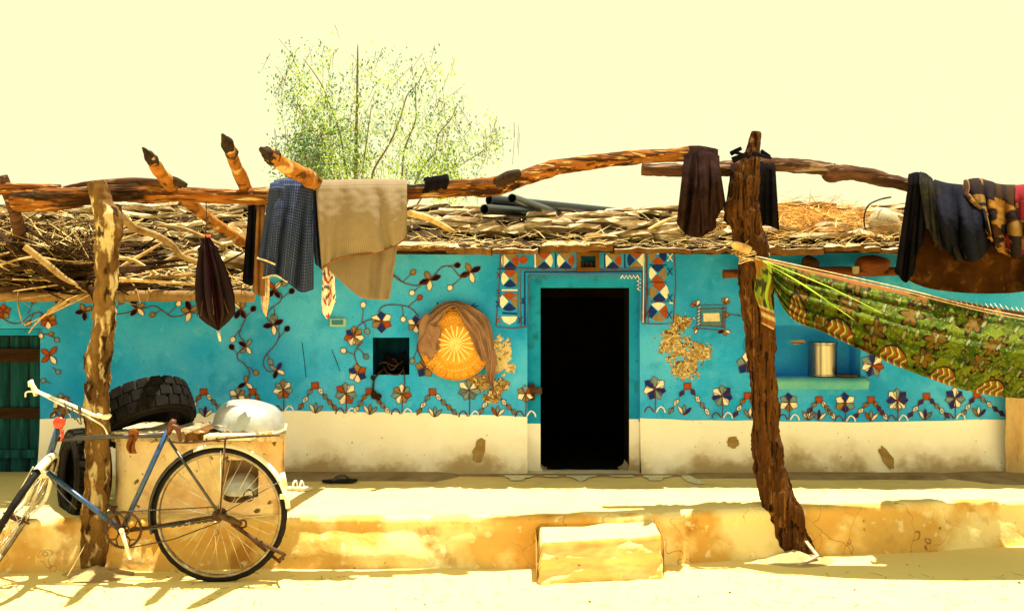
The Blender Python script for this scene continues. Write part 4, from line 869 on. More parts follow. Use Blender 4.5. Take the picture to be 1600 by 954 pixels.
def check_mat(name, base, line, su, sv, wln=.16):
    m = bpy.data.materials.new(name); m.use_nodes = True; n = m.node_tree.nodes; l = m.node_tree.links; b = n['Principled BSDF']; b.inputs['Roughness'].default_value = .92; b.inputs['Specular IOR Level'].default_value = .1
    uv = n.new('ShaderNodeUVMap'); s = n.new('ShaderNodeSeparateXYZ'); l.new(uv.outputs[0], s.inputs[0]); socks = []
    for k, sc_ in ((0, su), (1, sv)):
        mm = n.new('ShaderNodeMath'); mm.operation = 'MULTIPLY'; mm.inputs[1].default_value = sc_; l.new(s.outputs[k], mm.inputs[0])
        fr = n.new('ShaderNodeMath'); fr.operation = 'FRACT'; l.new(mm.outputs[0], fr.inputs[0]); lt = n.new('ShaderNodeMath'); lt.operation = 'LESS_THAN'; lt.inputs[1].default_value = wln; l.new(fr.outputs[0], lt.inputs[0]); socks.append(lt.outputs[0])
    ad = n.new('ShaderNodeMath'); ad.operation = 'ADD'; l.new(socks[0], ad.inputs[0]); l.new(socks[1], ad.inputs[1]); hf = n.new('ShaderNodeMath'); hf.operation = 'MULTIPLY'; hf.inputs[1].default_value = .5; l.new(ad.outputs[0], hf.inputs[0])
    mx = n.new('ShaderNodeMix'); mx.data_type = 'RGBA'; l.new(hf.outputs[0], mx.inputs[0]); mx.inputs[6].default_value = (*base, 1); mx.inputs[7].default_value = (*line, 1); l.new(mx.outputs[2], b.inputs['Base Color'])
    z = n.new('ShaderNodeTexNoise'); z.inputs['Scale'].default_value = 40; tc = n.new('ShaderNodeTexCoord'); l.new(tc.outputs['Object'], z.inputs[0]); bp = n.new('ShaderNodeBump'); bp.inputs['Strength'].default_value = .3; bp.inputs['Distance'].default_value = .004; l.new(z.outputs[0], bp.inputs['Height']); l.new(bp.outputs[0], b.inputs['Normal'])
    return m
shirtm = check_mat('blue_check_cotton', (.009,.017,.065), (.11,.13,.19), 30, 42)
beigem = check_mat('beige_woven_cotton', (.22,.165,.11), (.105,.077,.048), 75, 95, .22)
# beige cloth
t = thing('beige_cloth', 'large beige woven cloth hanging over the beam, its back layer reaching lower', 'cloth', P(568,300,5.45))
drape('front_layer', [(494,290),(540,289),(590,288),(636,289)], [(503,420),(527,403),(588,394),(618,382),(636,368)], 5.45, beigem, 3.2, .022, 80, 60, back=.1, rb=.075, seed=2, parent=t, belly=.05)
drape('back_layer', [(500,296),(560,296),(600,296),(634,296)], [(512,420),(560,462),(590,468),(608,468)], 5.50, beigem, 2.4, .018, 60, 60, back=.1, rb=.02, seed=5, parent=t, top_r=0)
m = MB(); m.tube([P(502,421,5.35), P(527,404,5.34), P(560,398,5.35), P(588,395,5.35), P(618,383,5.36), P(637,369,5.37)], .006, 6, sub=4); m.build('hem', M['brownband'], t)
# shirt
t = thing('checked_shirt', 'dark blue checked shirt hanging over the beam left of the beige cloth', 'shirt', P(455,300,5.43))
drape('body', [(428,290),(450,287),(478,289),(489,292)], [(412,432),(430,428),(448,440),(470,456),(489,452)], 5.43, shirtm, 3.2, .035, 80, 60, back=.35, rb=.075, seed=1, parent=t, belly=.05)
drape('sleeve', [(422,292),(432,290),(444,291)], [(403,408),(418,412),(432,418)], 5.39, shirtm, 1.6, .022, 30, 50, back=.1, rb=.06, seed=7, parent=t)
drape('sleeve', [(482,296),(490,294),(496,296)], [(492,410),(498,417),(503,421)], 5.46, shirtm, 1.2, .018, 24, 50, back=.1, rb=.06, seed=9, parent=t)
m = MB(); m.tube([P(410,434,5.34), P(430,430,5.32), P(450,441,5.34)], .005, 6, sub=4); m.tube([P(402,403,5.3), P(416,407,5.28), P(430,413,5.3)], .006, 6, sub=4); m.build('cuff', M['rope'], t)
# dark trouser leg and a brown strip with pale end behind the shirt
tag(drape('dark_cloth', [(388,322),(396,320),(404,322)], [(379,440),(390,446),(402,440)], 5.62, M['blackcloth'], 1.5, .02, 24, 30, back=.1, rb=.03, seed=3, solid=.006), 'narrow black cloth hanging below the beam left of the blue shirt', 'cloth')
t = thing('brown_strip', 'brown cloth strip with white pointed end hanging left of the blue shirt', 'cloth', P(405,320,5.5))
drape('strip', [(402,322),(408,320),(414,322)], [(396,456),(405,462),(414,462)], 5.50, M['brownband'], 1.2, .014, 20, 30, back=.1, rb=.03, seed=4, parent=t)
drape('pale_end', [(406,330),(414,330),(420,330)], [(408,474),(416,494),(420,462)], 5.52, M['rope'], 1.2, .012, 20, 30, back=.05, rb=.01, seed=6, parent=t, top_r=0)
def speck(u, v):
    a = noise.noise(Vector((u*5, v*16, 2))); b = noise.noise(Vector((u*6+9, v*14, 5)))
    return (.40,.05,.06) if a > .22 else ((.10,.09,.16) if b > .24 else (.82,.76,.62))
tag(drape('white_cloth', [(505,396),(513,394),(520,396)], [(502,480),(512,498),(524,470)], 5.56, attr_mat('printed_cotton'), 1.3, .016, 30, 60, back=.05, rb=.01, seed=3, colfn=speck, top_r=0), 'small white cloth with dark red specks showing below the beige cloth', 'cloth')
m = MB()
m.grid(lambda u, v: P(662+38*u+2*math.sin(v*5), 279+26*v-6*u+4*noise.noise(Vector((u*3, v*3, 1))), 5.48-.085*math.cos((v-.35)*2.2)-.008*math.sin(u*18+v*4)), 30, 20, uv=True)
o = m.build('black_rag', M['blackcloth']); tag(o, 'small black rag draped on the beam right of the beige cloth', 'rag'); q = o.modifiers.new('t', 'SOLIDIFY'); q.thickness = .004
# trousers at the right
t = thing('trousers', 'faded grey brown trousers slung over the joint of the two beams', 'trousers', P(1098,240,5.8))
drape('leg', [(1070,238),(1085,236),(1105,238),(1122,242)], [(1058,348),(1072,366),(1094,370),(1118,356)], 5.80, M['trouser'], 2.8, .05, 50, 50, back=.3, rb=.085, seed=2, parent=t, belly=.13)
drape('leg', [(1090,242),(1108,244),(1124,250)], [(1098,366),(1116,346),(1134,318)], 5.74, M['trouser'], 2.2, .045, 40, 50, back=.3, rb=.07, seed=8, parent=t, belly=.12)
m = MB()
for k in range(4): m.tube([P(1074+k*14, 268+2*math.sin(k), 5.66), P(1080+k*14, 270, 5.65)], .004, 5)
m.tube([P(1072,270,5.69), P(1098,272,5.66), P(1122,262,5.68)], .005, 5, sub=4); m.build('waist_seam', M['rope'], t)
tag(drape('black_cloth', [(1150,258),(1172,256),(1195,258),(1212,262)], [(1146,350),(1170,364),(1195,352),(1218,360)], 5.88, M['blackcloth'], 3.4, .04, 50, 50, back=.35, rb=.07, seed=5, belly=.02), 'black cloth hanging behind the top of the right post', 'cloth')
tag(drape('black_cloth', [(1142,262),(1152,262),(1162,264)], [(1130,345),(1146,352),(1166,345)], 5.83, M['trouser'], 1.4, .022, 24, 30, back=.3, rb=.07, seed=15), 'dark grey cloth bunched on the left side of the right post', 'cloth')
# ---- the heap of quilts and sackcloth at the far right
tag(drape('sackcloth', [(1418,300),(1460,318),(1520,320),(1580,322),(1640,322),(1700,322)], [(1404,430),(1450,450),(1520,458),(1580,457),(1640,450),(1700,448)], 5.90, M['tarp'], 3.6, .035, 110, 60, back=.5, rb=.10, seed=1, solid=.008, belly=.03), 'wide brown sackcloth hanging lowest over the beam at far right', 'cloth')
tag(drape('dark_quilt', [(1420,284),(1434,281),(1450,288)], [(1400,425),(1420,438),(1446,352)], 5.80, M['blackcloth'], 2.8, .045, 40, 50, back=.4, rb=.10, seed=3, solid=.01), 'black quilt hanging at the left end of the cloth heap', 'quilt')
tag(drape('grey_blanket', [(1436,280),(1447,284),(1456,292)], [(1448,352),(1456,368),(1470,392)], 5.72, mat('dark_grey_wool', (.035,.033,.028), (.010,.010,.012), .95, 7, bump=.6, bscale=50, spec=0), 2.2, .045, 40, 50, back=.4, rb=.10, seed=6, solid=.01), 'dark grey blanket folded over the beam end beside the black quilt', 'blanket')
tag(drape('grey_blanket', [(1452,294),(1464,300),(1476,306)], [(1476,372),(1490,404),(1512,404)], 5.74, mat('grey_black_wool', (.030,.026,.022), (.008,.007,.009), .95, 7, bump=.6, bscale=50, spec=0), 2.2, .05, 50, 50, back=.4, rb=.11, seed=9, solid=.01), 'grey blanket strip left of the navy bundle', 'blanket')
tag(drape('navy_cloth', [(1458,296),(1480,302),(1510,306),(1538,316)], [(1476,384),(1498,402),(1528,405),(1550,374)], 5.76, mat('navy_black_cloth', (.003,.004,.014), (.006,.006,.012), .85, 6, bump=.6, bscale=30, spec=.05), 2.6, .075, 70, 60, back=.4, rb=.12, seed=13, solid=.012, belly=.16), 'bulging navy black cloth hanging in the middle of the heap', 'cloth')
def patch(u, v):
    a = noise.noise(Vector((u*3.2, v*2.2, 7))); b = noise.noise(Vector((u*9, v*8, 1)))
    c = (.26,.12,.022) if a > .12 else ((.035,.016,.008) if a > -.10 else (.20,.11,.035))
    if b > .18: c = (.016,.010,.012)
    return c
def patch2(u, v):
    a = noise.noise(Vector((u*3, v*3, 17))); return (.17,.014,.022) if a > .05 else ((.04,.012,.035) if a > -.15 else (.16,.06,.025))
qm = attr_mat('patchwork_quilt', bscale=60, bump=.5)
tag(drape('patchwork_quilt', [(1506,300),(1530,297),(1562,306),(1610,308),(1680,308)], [(1542,330),(1546,372),(1572,398),(1620,402),(1680,398)], 5.78, qm, 5.2, .075, 110, 70, back=.5, rb=.14, seed=4, solid=.012, colfn=patch, belly=.03), 'ochre patchwork quilt crumpled on top of the cloth heap', 'quilt')
tag(drape('red_quilt', [(1585,306),(1610,304),(1650,306),(1700,306)], [(1590,342),(1606,350),(1650,356),(1700,354)], 5.70, qm, 2.2, .03, 50, 40, back=.3, rb=.12, seed=6, solid=.012, colfn=patch2), 'red and purple quilt at the right edge on top of the heap', 'quilt')
tag(drape('red_quilt', [(1556,372),(1580,368),(1620,372),(1690,374)], [(1560,386),(1590,396),(1630,404),(1690,402)], 5.68, qm, 2.4, .02, 50, 30, back=.02, rb=.06, seed=11, solid=.012, colfn=patch2), 'crimson quilt fold below the ochre patchwork', 'quilt')
# ================================================================ UMBRELLA
t = thing('umbrella', 'folded dark maroon umbrella hanging point down from the left beam', 'umbrella', P(335,440,5.40))
m = MB(); Mx = Matrix.Translation(P(335,520,5.40)); s_ = 5.40/F
c0, c1 = P(322,372,5.40), P(341,516,5.40); ax = (c0-c1)
prof = [(.004,0),(13,12),(20,22),(21,32),(22,50),(20,75),(16,100),(11,122),(12,128),(8,134),(5,146)]
m.lathe([(r*s_ if r > .01 else r, z*s_) for r, z in prof], axis_matrix(c1, ax), 64, rmod=lambda a, z, r: r*(1+(.38*math.cos(a*8)+.12*math.cos(a*3+1))*min(1, z/.05)*(1 if r > .02 else .4)))
m.build('canopy', M['maroon'], t)
m = MB()
for k in range(8):
    a = k*math.pi/4+.2; Mx = axis_matrix(c1, ax); m.tube([Mx @ Vector((29*s_*math.cos(a), 29*s_*math.sin(a), 24*s_)), Mx @ Vector((15*s_*math.cos(a), 15*s_*math.sin(a), 70*s_)), Mx @ Vector((6*s_*math.cos(a), 6*s_*math.sin(a), 130*s_))], .003, 5)
m.build('ribs', M['rust'], t, 'stuff')
m = MB(); m.tube([P(341,516,5.40), P(344,533,5.40)], [.011,.008], 8); m.build('ferrule', M['chrome'], t)
m = MB(); m.tube([P(322,374,5.40), P(321,360,5.40), P(324,350,5.40), P(330,349,5.42)], .006, 8, sub=4); m.tube([P(323,352,5.4), P(322,315,5.42)], .003, 5); m.build('handle', M['rust'], t)
m = MB()
for k in range(10): m.tube([P(318+k*.8, 366+k*.3, 5.37), P(327+R.uniform(-3,3), 368+R.uniform(-3,3), 5.36)], .003, 5)
m.build('tie', M['red'], t)
# a second dark folded flap on the left wall (small hanging rag)
tag(drape('dark_rag', [(84,440),(96,438),(104,440)], [(86,470),(94,484),(102,470)], 6.05, M['trouser'], 1.2, .012, 20, 20, back=.03, rb=.01, seed=3, top_r=0), 'small dark rag hanging from the low eave left of the post', 'rag')
# ================================================================ HAMMOCK
TE = [(1186,402,5.62),(1230,412,5.60),(1300,430,5.58),(1400,452,5.55),(1500,471,5.53),(1600,488,5.52),(1700,500,5.5),(1790,506,5.5)]
BE = [(1190,410,5.60),(1232,492,5.52),(1290,520,5.45),(1370,558,5.38),(1450,590,5.34),(1520,612,5.32),(1600,622,5.32),(1700,618,5.34)]
def cr(tab, u):
    n = len(tab)-1; x = u*n; i = min(n-1, int(x)); t = x-i; a, b, c, d = (Vector(tab[j]) for j in (max(i-1,0), i, i+1, min(i+2, n)))
    return .5*((2*b)+(c-a)*t+(2*a-5*b+4*c-d)*t*t+(3*b-a-3*c+d)*t**3)
def hk(u, v):
    a = cr(TE, u); b = cr(BE, u); q = a.lerp(b, v)
    f = math.exp(-u*2.0)*(.030*math.sin(v*30+1)+.018*math.sin(v*53+u*6))*min(1, u*7)+.010*math.sin(v*21+3*u)*min(1, u*5)
    return P(q.x, q.y, q.z-.16*math.sin(min(1, v*1.05)*math.pi)*min(1, u*2.2)+f+.012*noise.noise(Vector((u*8, v*6, 0))))
hm = MB(); HU, HV = 420, 130; hm.grid(hk, HU, HV, uv=True)
ham = thing('hammock', 'bright green hammock with rust flower print slung from the right post', 'hammock', P(1400,520,5.45))
ho = hm.build('sling', attr_mat('green_printed_cotton', .75, .10, .15, 200), ham)
def hprint(u, v):
    X = u*600; Y = v*(18+115*min(1, u*1.5))        # roughly photo pixels along and across
    n1 = noise.noise(Vector((X*.035, Y*.035, 3))); n2 = noise.noise(Vector((X*.16, Y*.16, 5)))
    c = Vector((.095,.125,.007)).lerp(Vector((.028,.052,.005)), max(0, min(1, .5+n1*1.4+n2*1.1)))
    n3 = noise.noise(Vector((X*.09, Y*.12, 31)))+.5*noise.noise(Vector((X*.3, Y*.3, 12)))
    if n3 > .40-.45*max(0, .45-v): c = Vector((.075,.045,.010)) if n3 < .55 else Vector((.020,.016,.008))
    if noise.noise(Vector((X*.35, Y*.35, 55))) > .42: c = Vector((.16,.20,.03))
    # big six petalled flowers on a slanted lattice
    for (ox, oy, px_, py_, rr, kind) in ((30,30,86,58,19,0), (73,59,86,58,19,0), (10,58,46,31,6,1), (36,14,46,40,5,1)):
        row = round((Y-oy)/py_); sx = (X-ox-row*37) ; k = round(sx/px_); dx = sx-k*px_; dy = Y-oy-row*py_
        r = math.hypot(dx, dy); a = math.atan2(dy, dx)
        if kind == 0:
            R_ = rr*(.42+.62*abs(math.cos(3*a+k))**1.6)
            if r < R_: c = Vector((.12,.062,.010)) if r < R_*.78 else Vector((.012,.009,.004))
            if r < R_*.80 and abs(math.sin(3*a+k)) > .97: c = Vector((.06,.03,.01))
            if r < 4: c = Vector((.11,.08,.015))
        else:
            q = (dx/(rr*.55))**2+(dy/(rr*1.5))**2
            if q < 1: c = Vector((.03,.025,.02)) if q > .45 else Vector((.18,.19,.07))
    e = 1-v; per = (X % 86)
    if Y > 0 and e*(18+115*min(1, u*1.5)) < 26 and per < 46 and X > 40:      # fan stripes along the lower edge
        ee = e*(18+115*min(1, u*1.5)); h = 26*math.sqrt(max(0, 1-((per-23)/24)**2))
        if ee < h:
            ph = (per+3*math.sin(ee*.35)) % 11
            c = Vector((.17,.045,.01)) if ph < 5.5 else (Vector((.55,.46,.16)) if ph < 7.2 else Vector((.12,.13,.02)))
            if ee > h-3: c = Vector((.015,.012,.01))
    if v < .06: c = Vector((.20,.07,.02))
    return c
ca = ho.data.color_attributes.new('print', 'FLOAT_COLOR', 'POINT')
for k in range(len(ho.data.vertices)): ca.data[k].color = (*hprint((k % (HU+1))/HU, (k//(HU+1))/HV), 1)
q = ho.modifiers.new('t', 'SOLIDIFY'); q.thickness = .003
for k, off in enumerate((0, 4)):
    m = MB(); m.tube([P(1180,400+off,5.56), P(1240,413+off,5.52), P(1400,448+off,5.46), P(1540,483+off,5.44), P(1700,512+off,5.4)], .0034, 6, sub=5); m.build('edge_cord', M['rope'], ham)
m = MB()
for k in range(24): 
    x = 1490+k*8; m.tube([P(x, 466+k*1.0, 5.50), P(x+6, 474+k*1.0, 5.42)], .0022, 4)
m.build('edge_lacing', M['rope'], ham, 'stuff')
limem = mat('lime_green_fold', (.36,.50,.03), (.24,.38,.03), .7, 6, bump=.1)
for k, pts in enumerate(([(1192,408,5.50),(1260,448,5.42),(1335,500,5.30)], [(1195,408,5.5),(1290,446,5.38),(1380,490,5.27)])):
    m = MB(); m.tube([P(*p) for p in pts], [.004,.0065-.002*k,.002], 8, sub=6, flat=.6); m.build('fold_ridge', limem, ham)
# the knotted tail of the hammock wound down the post
m = MB()
def tail(u, v):
    x = lerp(1180, 1214, v)+8*math.sin(u*9)*.4-14*v*u+lerp(-4, 8, u); y = lerp(402, 505, u)+10*v
    return P(x, y, 5.60-.06*math.sin(v*math.pi)-.012*math.sin(v*17+u*5))
m.grid(tail, 30, 40, uv=True); tl = m.build('knot_tail', attr_mat('green_printed_tail', .75, .2), ham); ca = tl.data.color_attributes.new('print', 'FLOAT_COLOR', 'POINT')
for k in range(len(tl.data.vertices)):
    u = (k % 31)/30; v = (k//31)/40; n1 = noise.noise(Vector((u*7, v*3, 8)))
    c = (.36,.50,.05) if v > .62 and v < .8 else ((.06,.05,.02) if n1 > .12 else ((.20,.30,.03) if n1 > -.15 else (.32,.13,.03)))
    if u > .72: c = (.30,.10,.03) if (u*40) % 6 < 3 else (.62,.52,.25)
    ca.data[k].color = (*c, 1)
q = tl.modifiers.new('t', 'SOLIDIFY'); q.thickness = .004
# ================================================================ BASKET WITH SHAWL
bc = W(713, 537, .07); nrm = Vector((.03, -1, .06)).normalized(); Bx = axis_matrix(bc, nrm)
bk = thing('cane_basket', 'round golden cane basket hung on the wall under a taupe shawl', 'basket', bc)
ra = 55*ux
def wv(a, z, r): return r+.0022*math.sin(a*44)*(1 if r > ra*.5 else 0)
m = MB(); m.lathe([(.001,.052),(ra*.30,.052),(ra*.54,.048),(ra*.56,.040),(ra*.66,.036),(ra*.78,.028),(ra*.90,.012),(ra*.97,-.006),(ra,-.03),(ra*.95,-.05),(ra*.5,-.06),(.001,-.06)], Bx, 132, rmod=wv)
m.build('tray', M['wicker'], bk)
for k in range(9):
    a = k*math.pi/9+.06; m = MB(); L = ra*.50*R.uniform(.96,1.06)
    m.box((-L,-.0062,.0530+k*.0009), (L,.0062,.0560+k*.0009), M=Bx @ Matrix.Rotation(a, 4, 'Z')); m.build('splint', M['wickerpale'], bk)
for j, rr in enumerate((.60,.645,.69,.735,.78,.825,.87,.915)):        # woven rings of short stitches
    m = MB(); n = 90; zz = interp([(.56,.040),(.66,.036),(.78,.028),(.90,.012)], rr)+.003
    for k in range(n):
        if (k+j) % 2: continue
        a0 = k*2*math.pi/n; a1 = a0+2*math.pi/n*1.02; m.tube([Bx @ Vector((ra*rr*math.cos(a0), ra*rr*math.sin(a0), zz-.004)), Bx @ Vector((ra*rr*math.cos((a0+a1)/2), ra*rr*math.sin((a0+a1)/2), zz+.002)), Bx @ Vector((ra*rr*math.cos(a1), ra*rr*math.sin(a1), zz-.004))], ra*.017, 4, flat=.6)
    m.build('woven_ring', M['wicker'] if j != 3 else M['wickerpale'], bk, 'stuff')
m = MB()
for k in range(27):
    a0 = k*2*math.pi/27; 
    for q in (0,): m.tube([Bx @ Vector((ra*.80*math.cos(a0), ra*.80*math.sin(a0), .028)), Bx @ Vector((ra*.97*math.cos(a0), ra*.97*math.sin(a0), .0))], .0035, 4)
m.build('stakes', M['wickerdark'], bk, 'stuff')
m = MB(); n = 60; m.tube([Bx @ Vector((ra*.985*math.cos(a*2*math.pi/n), ra*.985*math.sin(a*2*math.pi/n), -.008)) for a in range(n+1)], .009, 8, .2, 40, cap=False); m.build('rim', M['wickerdark'], bk)
# shawl: a folded band following the upper rim, bunched on the left, falling on the right
sh = thing('shawl', 'taupe brown shawl draped over the top of the cane basket', 'shawl', W(713, 490, .1))
IN = [(690,545),(688,528),(678,512),(690,500),(699,487),(712,480),(722,497),(735,520),(744,545),(752,563)]
OU = [(668,548),(655,530),(660,506),(674,488),(692,474),(715,470),(742,480),(763,498),(771,530),(772,560)]
def shf(u, v):
    a = cr([(x, y, 0) for x, y in IN], u); b = cr([(x, y, 0) for x, y in OU], u); q = a.lerp(b, v)
    f = .016*math.sin(v*15+u*10)+.010*math.sin(v*31-u*14)+.014*noise.noise(Vector((u*9, v*4, 1)))*(1.6 if u < .3 else 1)
    return W(q.x, q.y, .135-.075*max(0, v-.55)/.45*(1)+f-(.03 if v < .05 else 0))
m = MB(); m.grid(shf, 110, 40); o = m.build('wrap', M['shawl'], sh); q = o.modifiers.new('t', 'SOLIDIFY'); q.thickness = .004
def sh2(u, v):
    x = lerp(lerp(752,768,u), lerp(773,774,u), v); y = lerp(545, 612, u)-(1-v)*10*u; return W(x+2*math.sin(u*6), y, .09-.04*u+.012*math.sin(v*12+u*3))
m = MB(); m.grid(sh2, 40, 16); o = m.build('hanging_end', M['shawl'], sh); q = o.modifiers.new('t', 'SOLIDIFY'); q.thickness = .004
def sh3(u, v):
    a = u*2*math.pi; b = v*math.pi; rr = 1+.45*noise.noise(Vector((math.cos(a)*1.4, math.sin(a)*1.4, b*1.2)))+.10*math.sin(a*5+b*4); c = W(674, 527, .115)
    return c+Vector((math.cos(a)*math.sin(b)*.085*rr, math.sin(a)*math.sin(b)*.035*rr, math.cos(b)*.14*rr))
m = MB(); m.grid(sh3, 50, 30); m.build('bunched_end', M['shawl'], sh)
m = MB()
for x, y, dx, dy in ((738,478,6,-5),(741,479,8,-1),(686,475,-3,-3),(743,482,5,2)): m.tube([W(x,y,.08), W(x+dx,y+dy,.09)], [.008,.002], 6)
m.build('tassel', M['pB'], sh)
# ================================================================ SMALL THINGS ON THE WALL
m = MB(); m.box((*((517-800)*ux,), WY-.045, CZ+(HY-510)*ux), ((542-800)*ux, WY+.0, CZ+(HY-497)*ux)); 
sw = m.build('switch_box', M['greenbox']); tag(sw, 'small pale green box fixed to the wall below the white cloth', 'box'); bv = sw.modifiers.new('b', 'BEVEL'); bv.width = .006
m = MB(); m.box(((520-800)*ux, WY-.048, CZ+(HY-507)*ux), ((538-800)*ux, WY-.046, CZ+(HY-499.5)*ux)); m.build('cover', M['pS'], sw)
# cords and small dark things in the wall niche
ni = thing('wire_coil', 'tangled dark cords and tools hanging out of the small wall niche', 'cords', W(612, 580, 0))
for k, pts in enumerate(([(600,575,-.1),(592,583,.01),(586,592,.02),(584,606,.02),(586,616,.02)], [(596,572,-.1),(606,582,.01),(622,585,.02),(630,578,0)], [(628,574,-.08),(632,584,.01),(633,600,.02),(632,612,.02)], [(588,570,-.1),(600,566,-.06),(616,572,-.05),(628,564,-.08)], [(610,560,-.1),(620,568,-.05),(612,578,-.02),(604,570,-.06)])):
    m = MB(); m.tube([W(*p) for p in pts], [.010,.009,.008,.008,.007][:len(pts)] if k < 1 else .0045, 7, .2, 30, sub=5); m.build('cord', M['rust'] if k else M['darkwood'], ni)
for k, (x, y, rr) in enumerate(((586,616,6),(592,619,5),(584,590,4))):
    m = MB(); m.tube([W(x,y-rr,.02), W(x,y,.025), W(x+1,y+rr,.02)], [rr*.5*ux, rr*ux, rr*.4*ux], 8, .3, 30, sub=3); m.build('weight', M['darkwood'], ni)
m = MB(); m.box(*[(Vector(W(590,583,0))+Vector((0,.06,0))), Vector(W(634,560,0))+Vector((0,.22,0))]); 
m = MB()
for k in range(14): m.tube([W(R.uniform(588,632), 582, -.18), W(R.uniform(588,632), R.uniform(548,574), -.15)], [.02,.012], 7, .3, 20)
m.build('dark_oddment', M['blackcloth'], ni)
# pole shelf under the eave at right, with lumps on it
t = thing('wall_pole', 'reddish wooden pole fixed along the wall under the right eave', 'pole', P(1265,424,6.65))
pole('stem', [(1130,428,6.66,7),(1180,426,6.66,6),(1240,424,6.66,7),(1300,424,6.66,8),(1350,424,6.66,8),(1400,424,6.66,7),(1470,424,6.66,7)], M['redwood'], t, .12, 12, 5, 3, endmat=M['eave'])
for x in (1150, 1290, 1385):
    m = MB(); m.tube([P(x,425,6.62), P(x,425,6.82)], .016, 8); m.build('peg', M['darkwood'], t)
for k, (x, y, a, b, lab) in enumerate(((1265,412,14,13,'small black pot standing on the wall pole, left of two dark lumps'), (1362,414,28,15,'dark rounded bundle on the wall pole beside the sackcloth'))):
    m = MB(); c = P(x, y, 6.66); s_ = 6.66/F
    m.grid(lambda u, v: c+Vector((math.cos(u*6.2832)*math.sin(v*3.1416)*a*s_, math.sin(u*6.2832)*math.sin(v*3.1416)*a*.7*s_, math.cos(v*3.1416)*b*s_))*(1+.2*noise.noise(Vector((math.cos(u*6.28), math.sin(u*6.28), v*3+k*5)))), 24, 16)
    tag(m.build('dark_bundle', M['darkwood'] if k == 0 else M['redwood']), lab, 'bundle')
m = MB(); c = P(1337,428,6.60); m.lathe([(.001,0),(.02,.004),(.026,.03),(.024,.05),(.03,.056),(.001,.05)], Matrix.Translation(c), 16); tag(m.build('small_cup', M['clay']), 'small white cup hanging on the wall pole at right', 'cup')
# steel pot on the ledge
t = thing('steel_pot', 'shiny steel cylindrical pot standing on the wall ledge at right', 'pot', P(1285,588,6.85))
c = P(1285,586.5,6.84); rp_ = 21.5*6.84/F; hh = 52*6.84/F
m = MB(); m.lathe([(.001,0),(rp_*.96,0),(rp_,.008),(rp_,hh*.93),(rp_*1.06,hh*.97),(rp_*1.08,hh),(rp_*1.02,hh*1.01),(rp_*.97,hh*.95),(rp_*.96,.01),(.001,.006)], Matrix.Translation(c), 48); m.build('body', M['steel'], t)
m = MB()
for z in (.0, hh*.9): m = MB(); m.lathe([(rp_*1.005,z),(rp_*1.03,z+.004),(rp_*1.03,z+.009),(rp_*1.005,z+.012)], Matrix.Translation(c), 48); m.build('band', M['steel'], t)
m = MB(); c2 = P(1322,587,6.8); m.lathe([(.001,0),(.085,.0),(.10,.012),(.094,.012),(.001,.006)], Matrix.Translation(c2), 32); tag(m.build('steel_plate', M['rust']), 'flat dark plate lying on the wall ledge right of the steel pot', 'plate')
# clay pot on the roof with black wire
t = thing('clay_pot', 'rounded grey clay pot lying on the roof left of the cloth heap', 'pot', P(1381,355,6.9))
c = P(1381,354,6.85); m = MB(); rr = 28*6.85/F
m.lathe([(.001,-rr*.78),(rr*.6,-rr*.62),(rr*.95,-rr*.2),(rr,.05*rr),(rr*.8,.48*rr),(rr*.45,.66*rr),(rr*.38,.72*rr),(rr*.45,.80*rr)], axis_matrix(c, Vector((.8,.3,.35))), 32); m.build('body', M['clay'], t)
m = MB(); m.tube([P(1356,372,6.7), P(1350,345,6.72), P(1356,322,6.75), P(1374,312,6.8), P(1392,308,6.85)], .006, 7, .3, 20, sub=5); m.build('wire_loop', M['darkwood'], t)
for k, (x, y, r_, lab) in enumerate(((118,372,24,'pale rounded clay pot among the sticks behind the left post'), (85,395,20,'broken pale clay pot sunk in the brush pile at left'))):
    c = P(x, y, 6.75-.2*k); m = MB(); rr = r_*6.7/F
    m.lathe([(.001,-rr*.9),(rr*.6,-rr*.7),(rr*.97,-rr*.2),(rr,.1*rr),(rr*.8,.55*rr),(rr*.4,.75*rr),(rr*.36,.95*rr),(rr*.5,1.05*rr)], axis_matrix(c, Vector((.1+.7*k,.1,1))), 28); tag(m.build('clay_pot', mat('pale_clay', (.66,.52,.28), (.50,.34,.14), .9, 5, bump=.3)), lab, 'pot')

# ================================================================ MUD COUNTER BEHIND THE BICYCLE
mc = thing('mud_counter', 'waist high mud block with stone slab top and a dark niche, behind the bicycle', 'mud block', P(300,800,5.5))
def ctr(px, py, d): return P(px, py, d)
Dc = 5.44
m = MB()
def cface(a, b, c, d, mi=0, dd=Dc, seed=1, top=None):
    n1 = max(3, int((b-a)/8)); n2 = max(3, int((d-c)/8))
    def fn(u, v):
        p = P(lerp(a, b, u), lerp(c, d, v), dd); q = noise.noise(Vector((p.x*4, p.z*4, seed)))*.014+noise.noise(Vector((p.x*14, p.z*14, seed)))*.005
        e = min(u*(b-a), (1-u)*(b-a))/12; p.y += q+.02*max(0, 1-e)**2*(a == 176 or b == 441); return p
    m.grid(fn, n1, n2, mi)
zt = 684
cxs = sorted(set([176+8.0*k for k in range(34)]+[346, 404, 441])); cys = sorted(set([684+7.5*k for k in range(18)]+[718, 776, 815])); vs = []
for y_ in cys:
    for x_ in cxs:
        p_ = P(x_, y_, Dc); e_ = min(x_-176, 441-x_)/16; p_.y += noise.noise(Vector((p_.x*4, p_.z*4, 1)))*.022+noise.noise(Vector((p_.x*13, p_.z*13, 1)))*.008+.05*max(0, 1-e_)**2+.01*max(0, (y_-790)/25); p_.x += (.012*noise.noise(Vector((p_.z*9, 5, x_*.01))) if e_ < .6 else 0)
        if x_ in (346, 404) and 718 <= y_ <= 776: p_.x += .006*noise.noise(Vector((p_.z*20, 1, 2)))
        vs.append(p_)
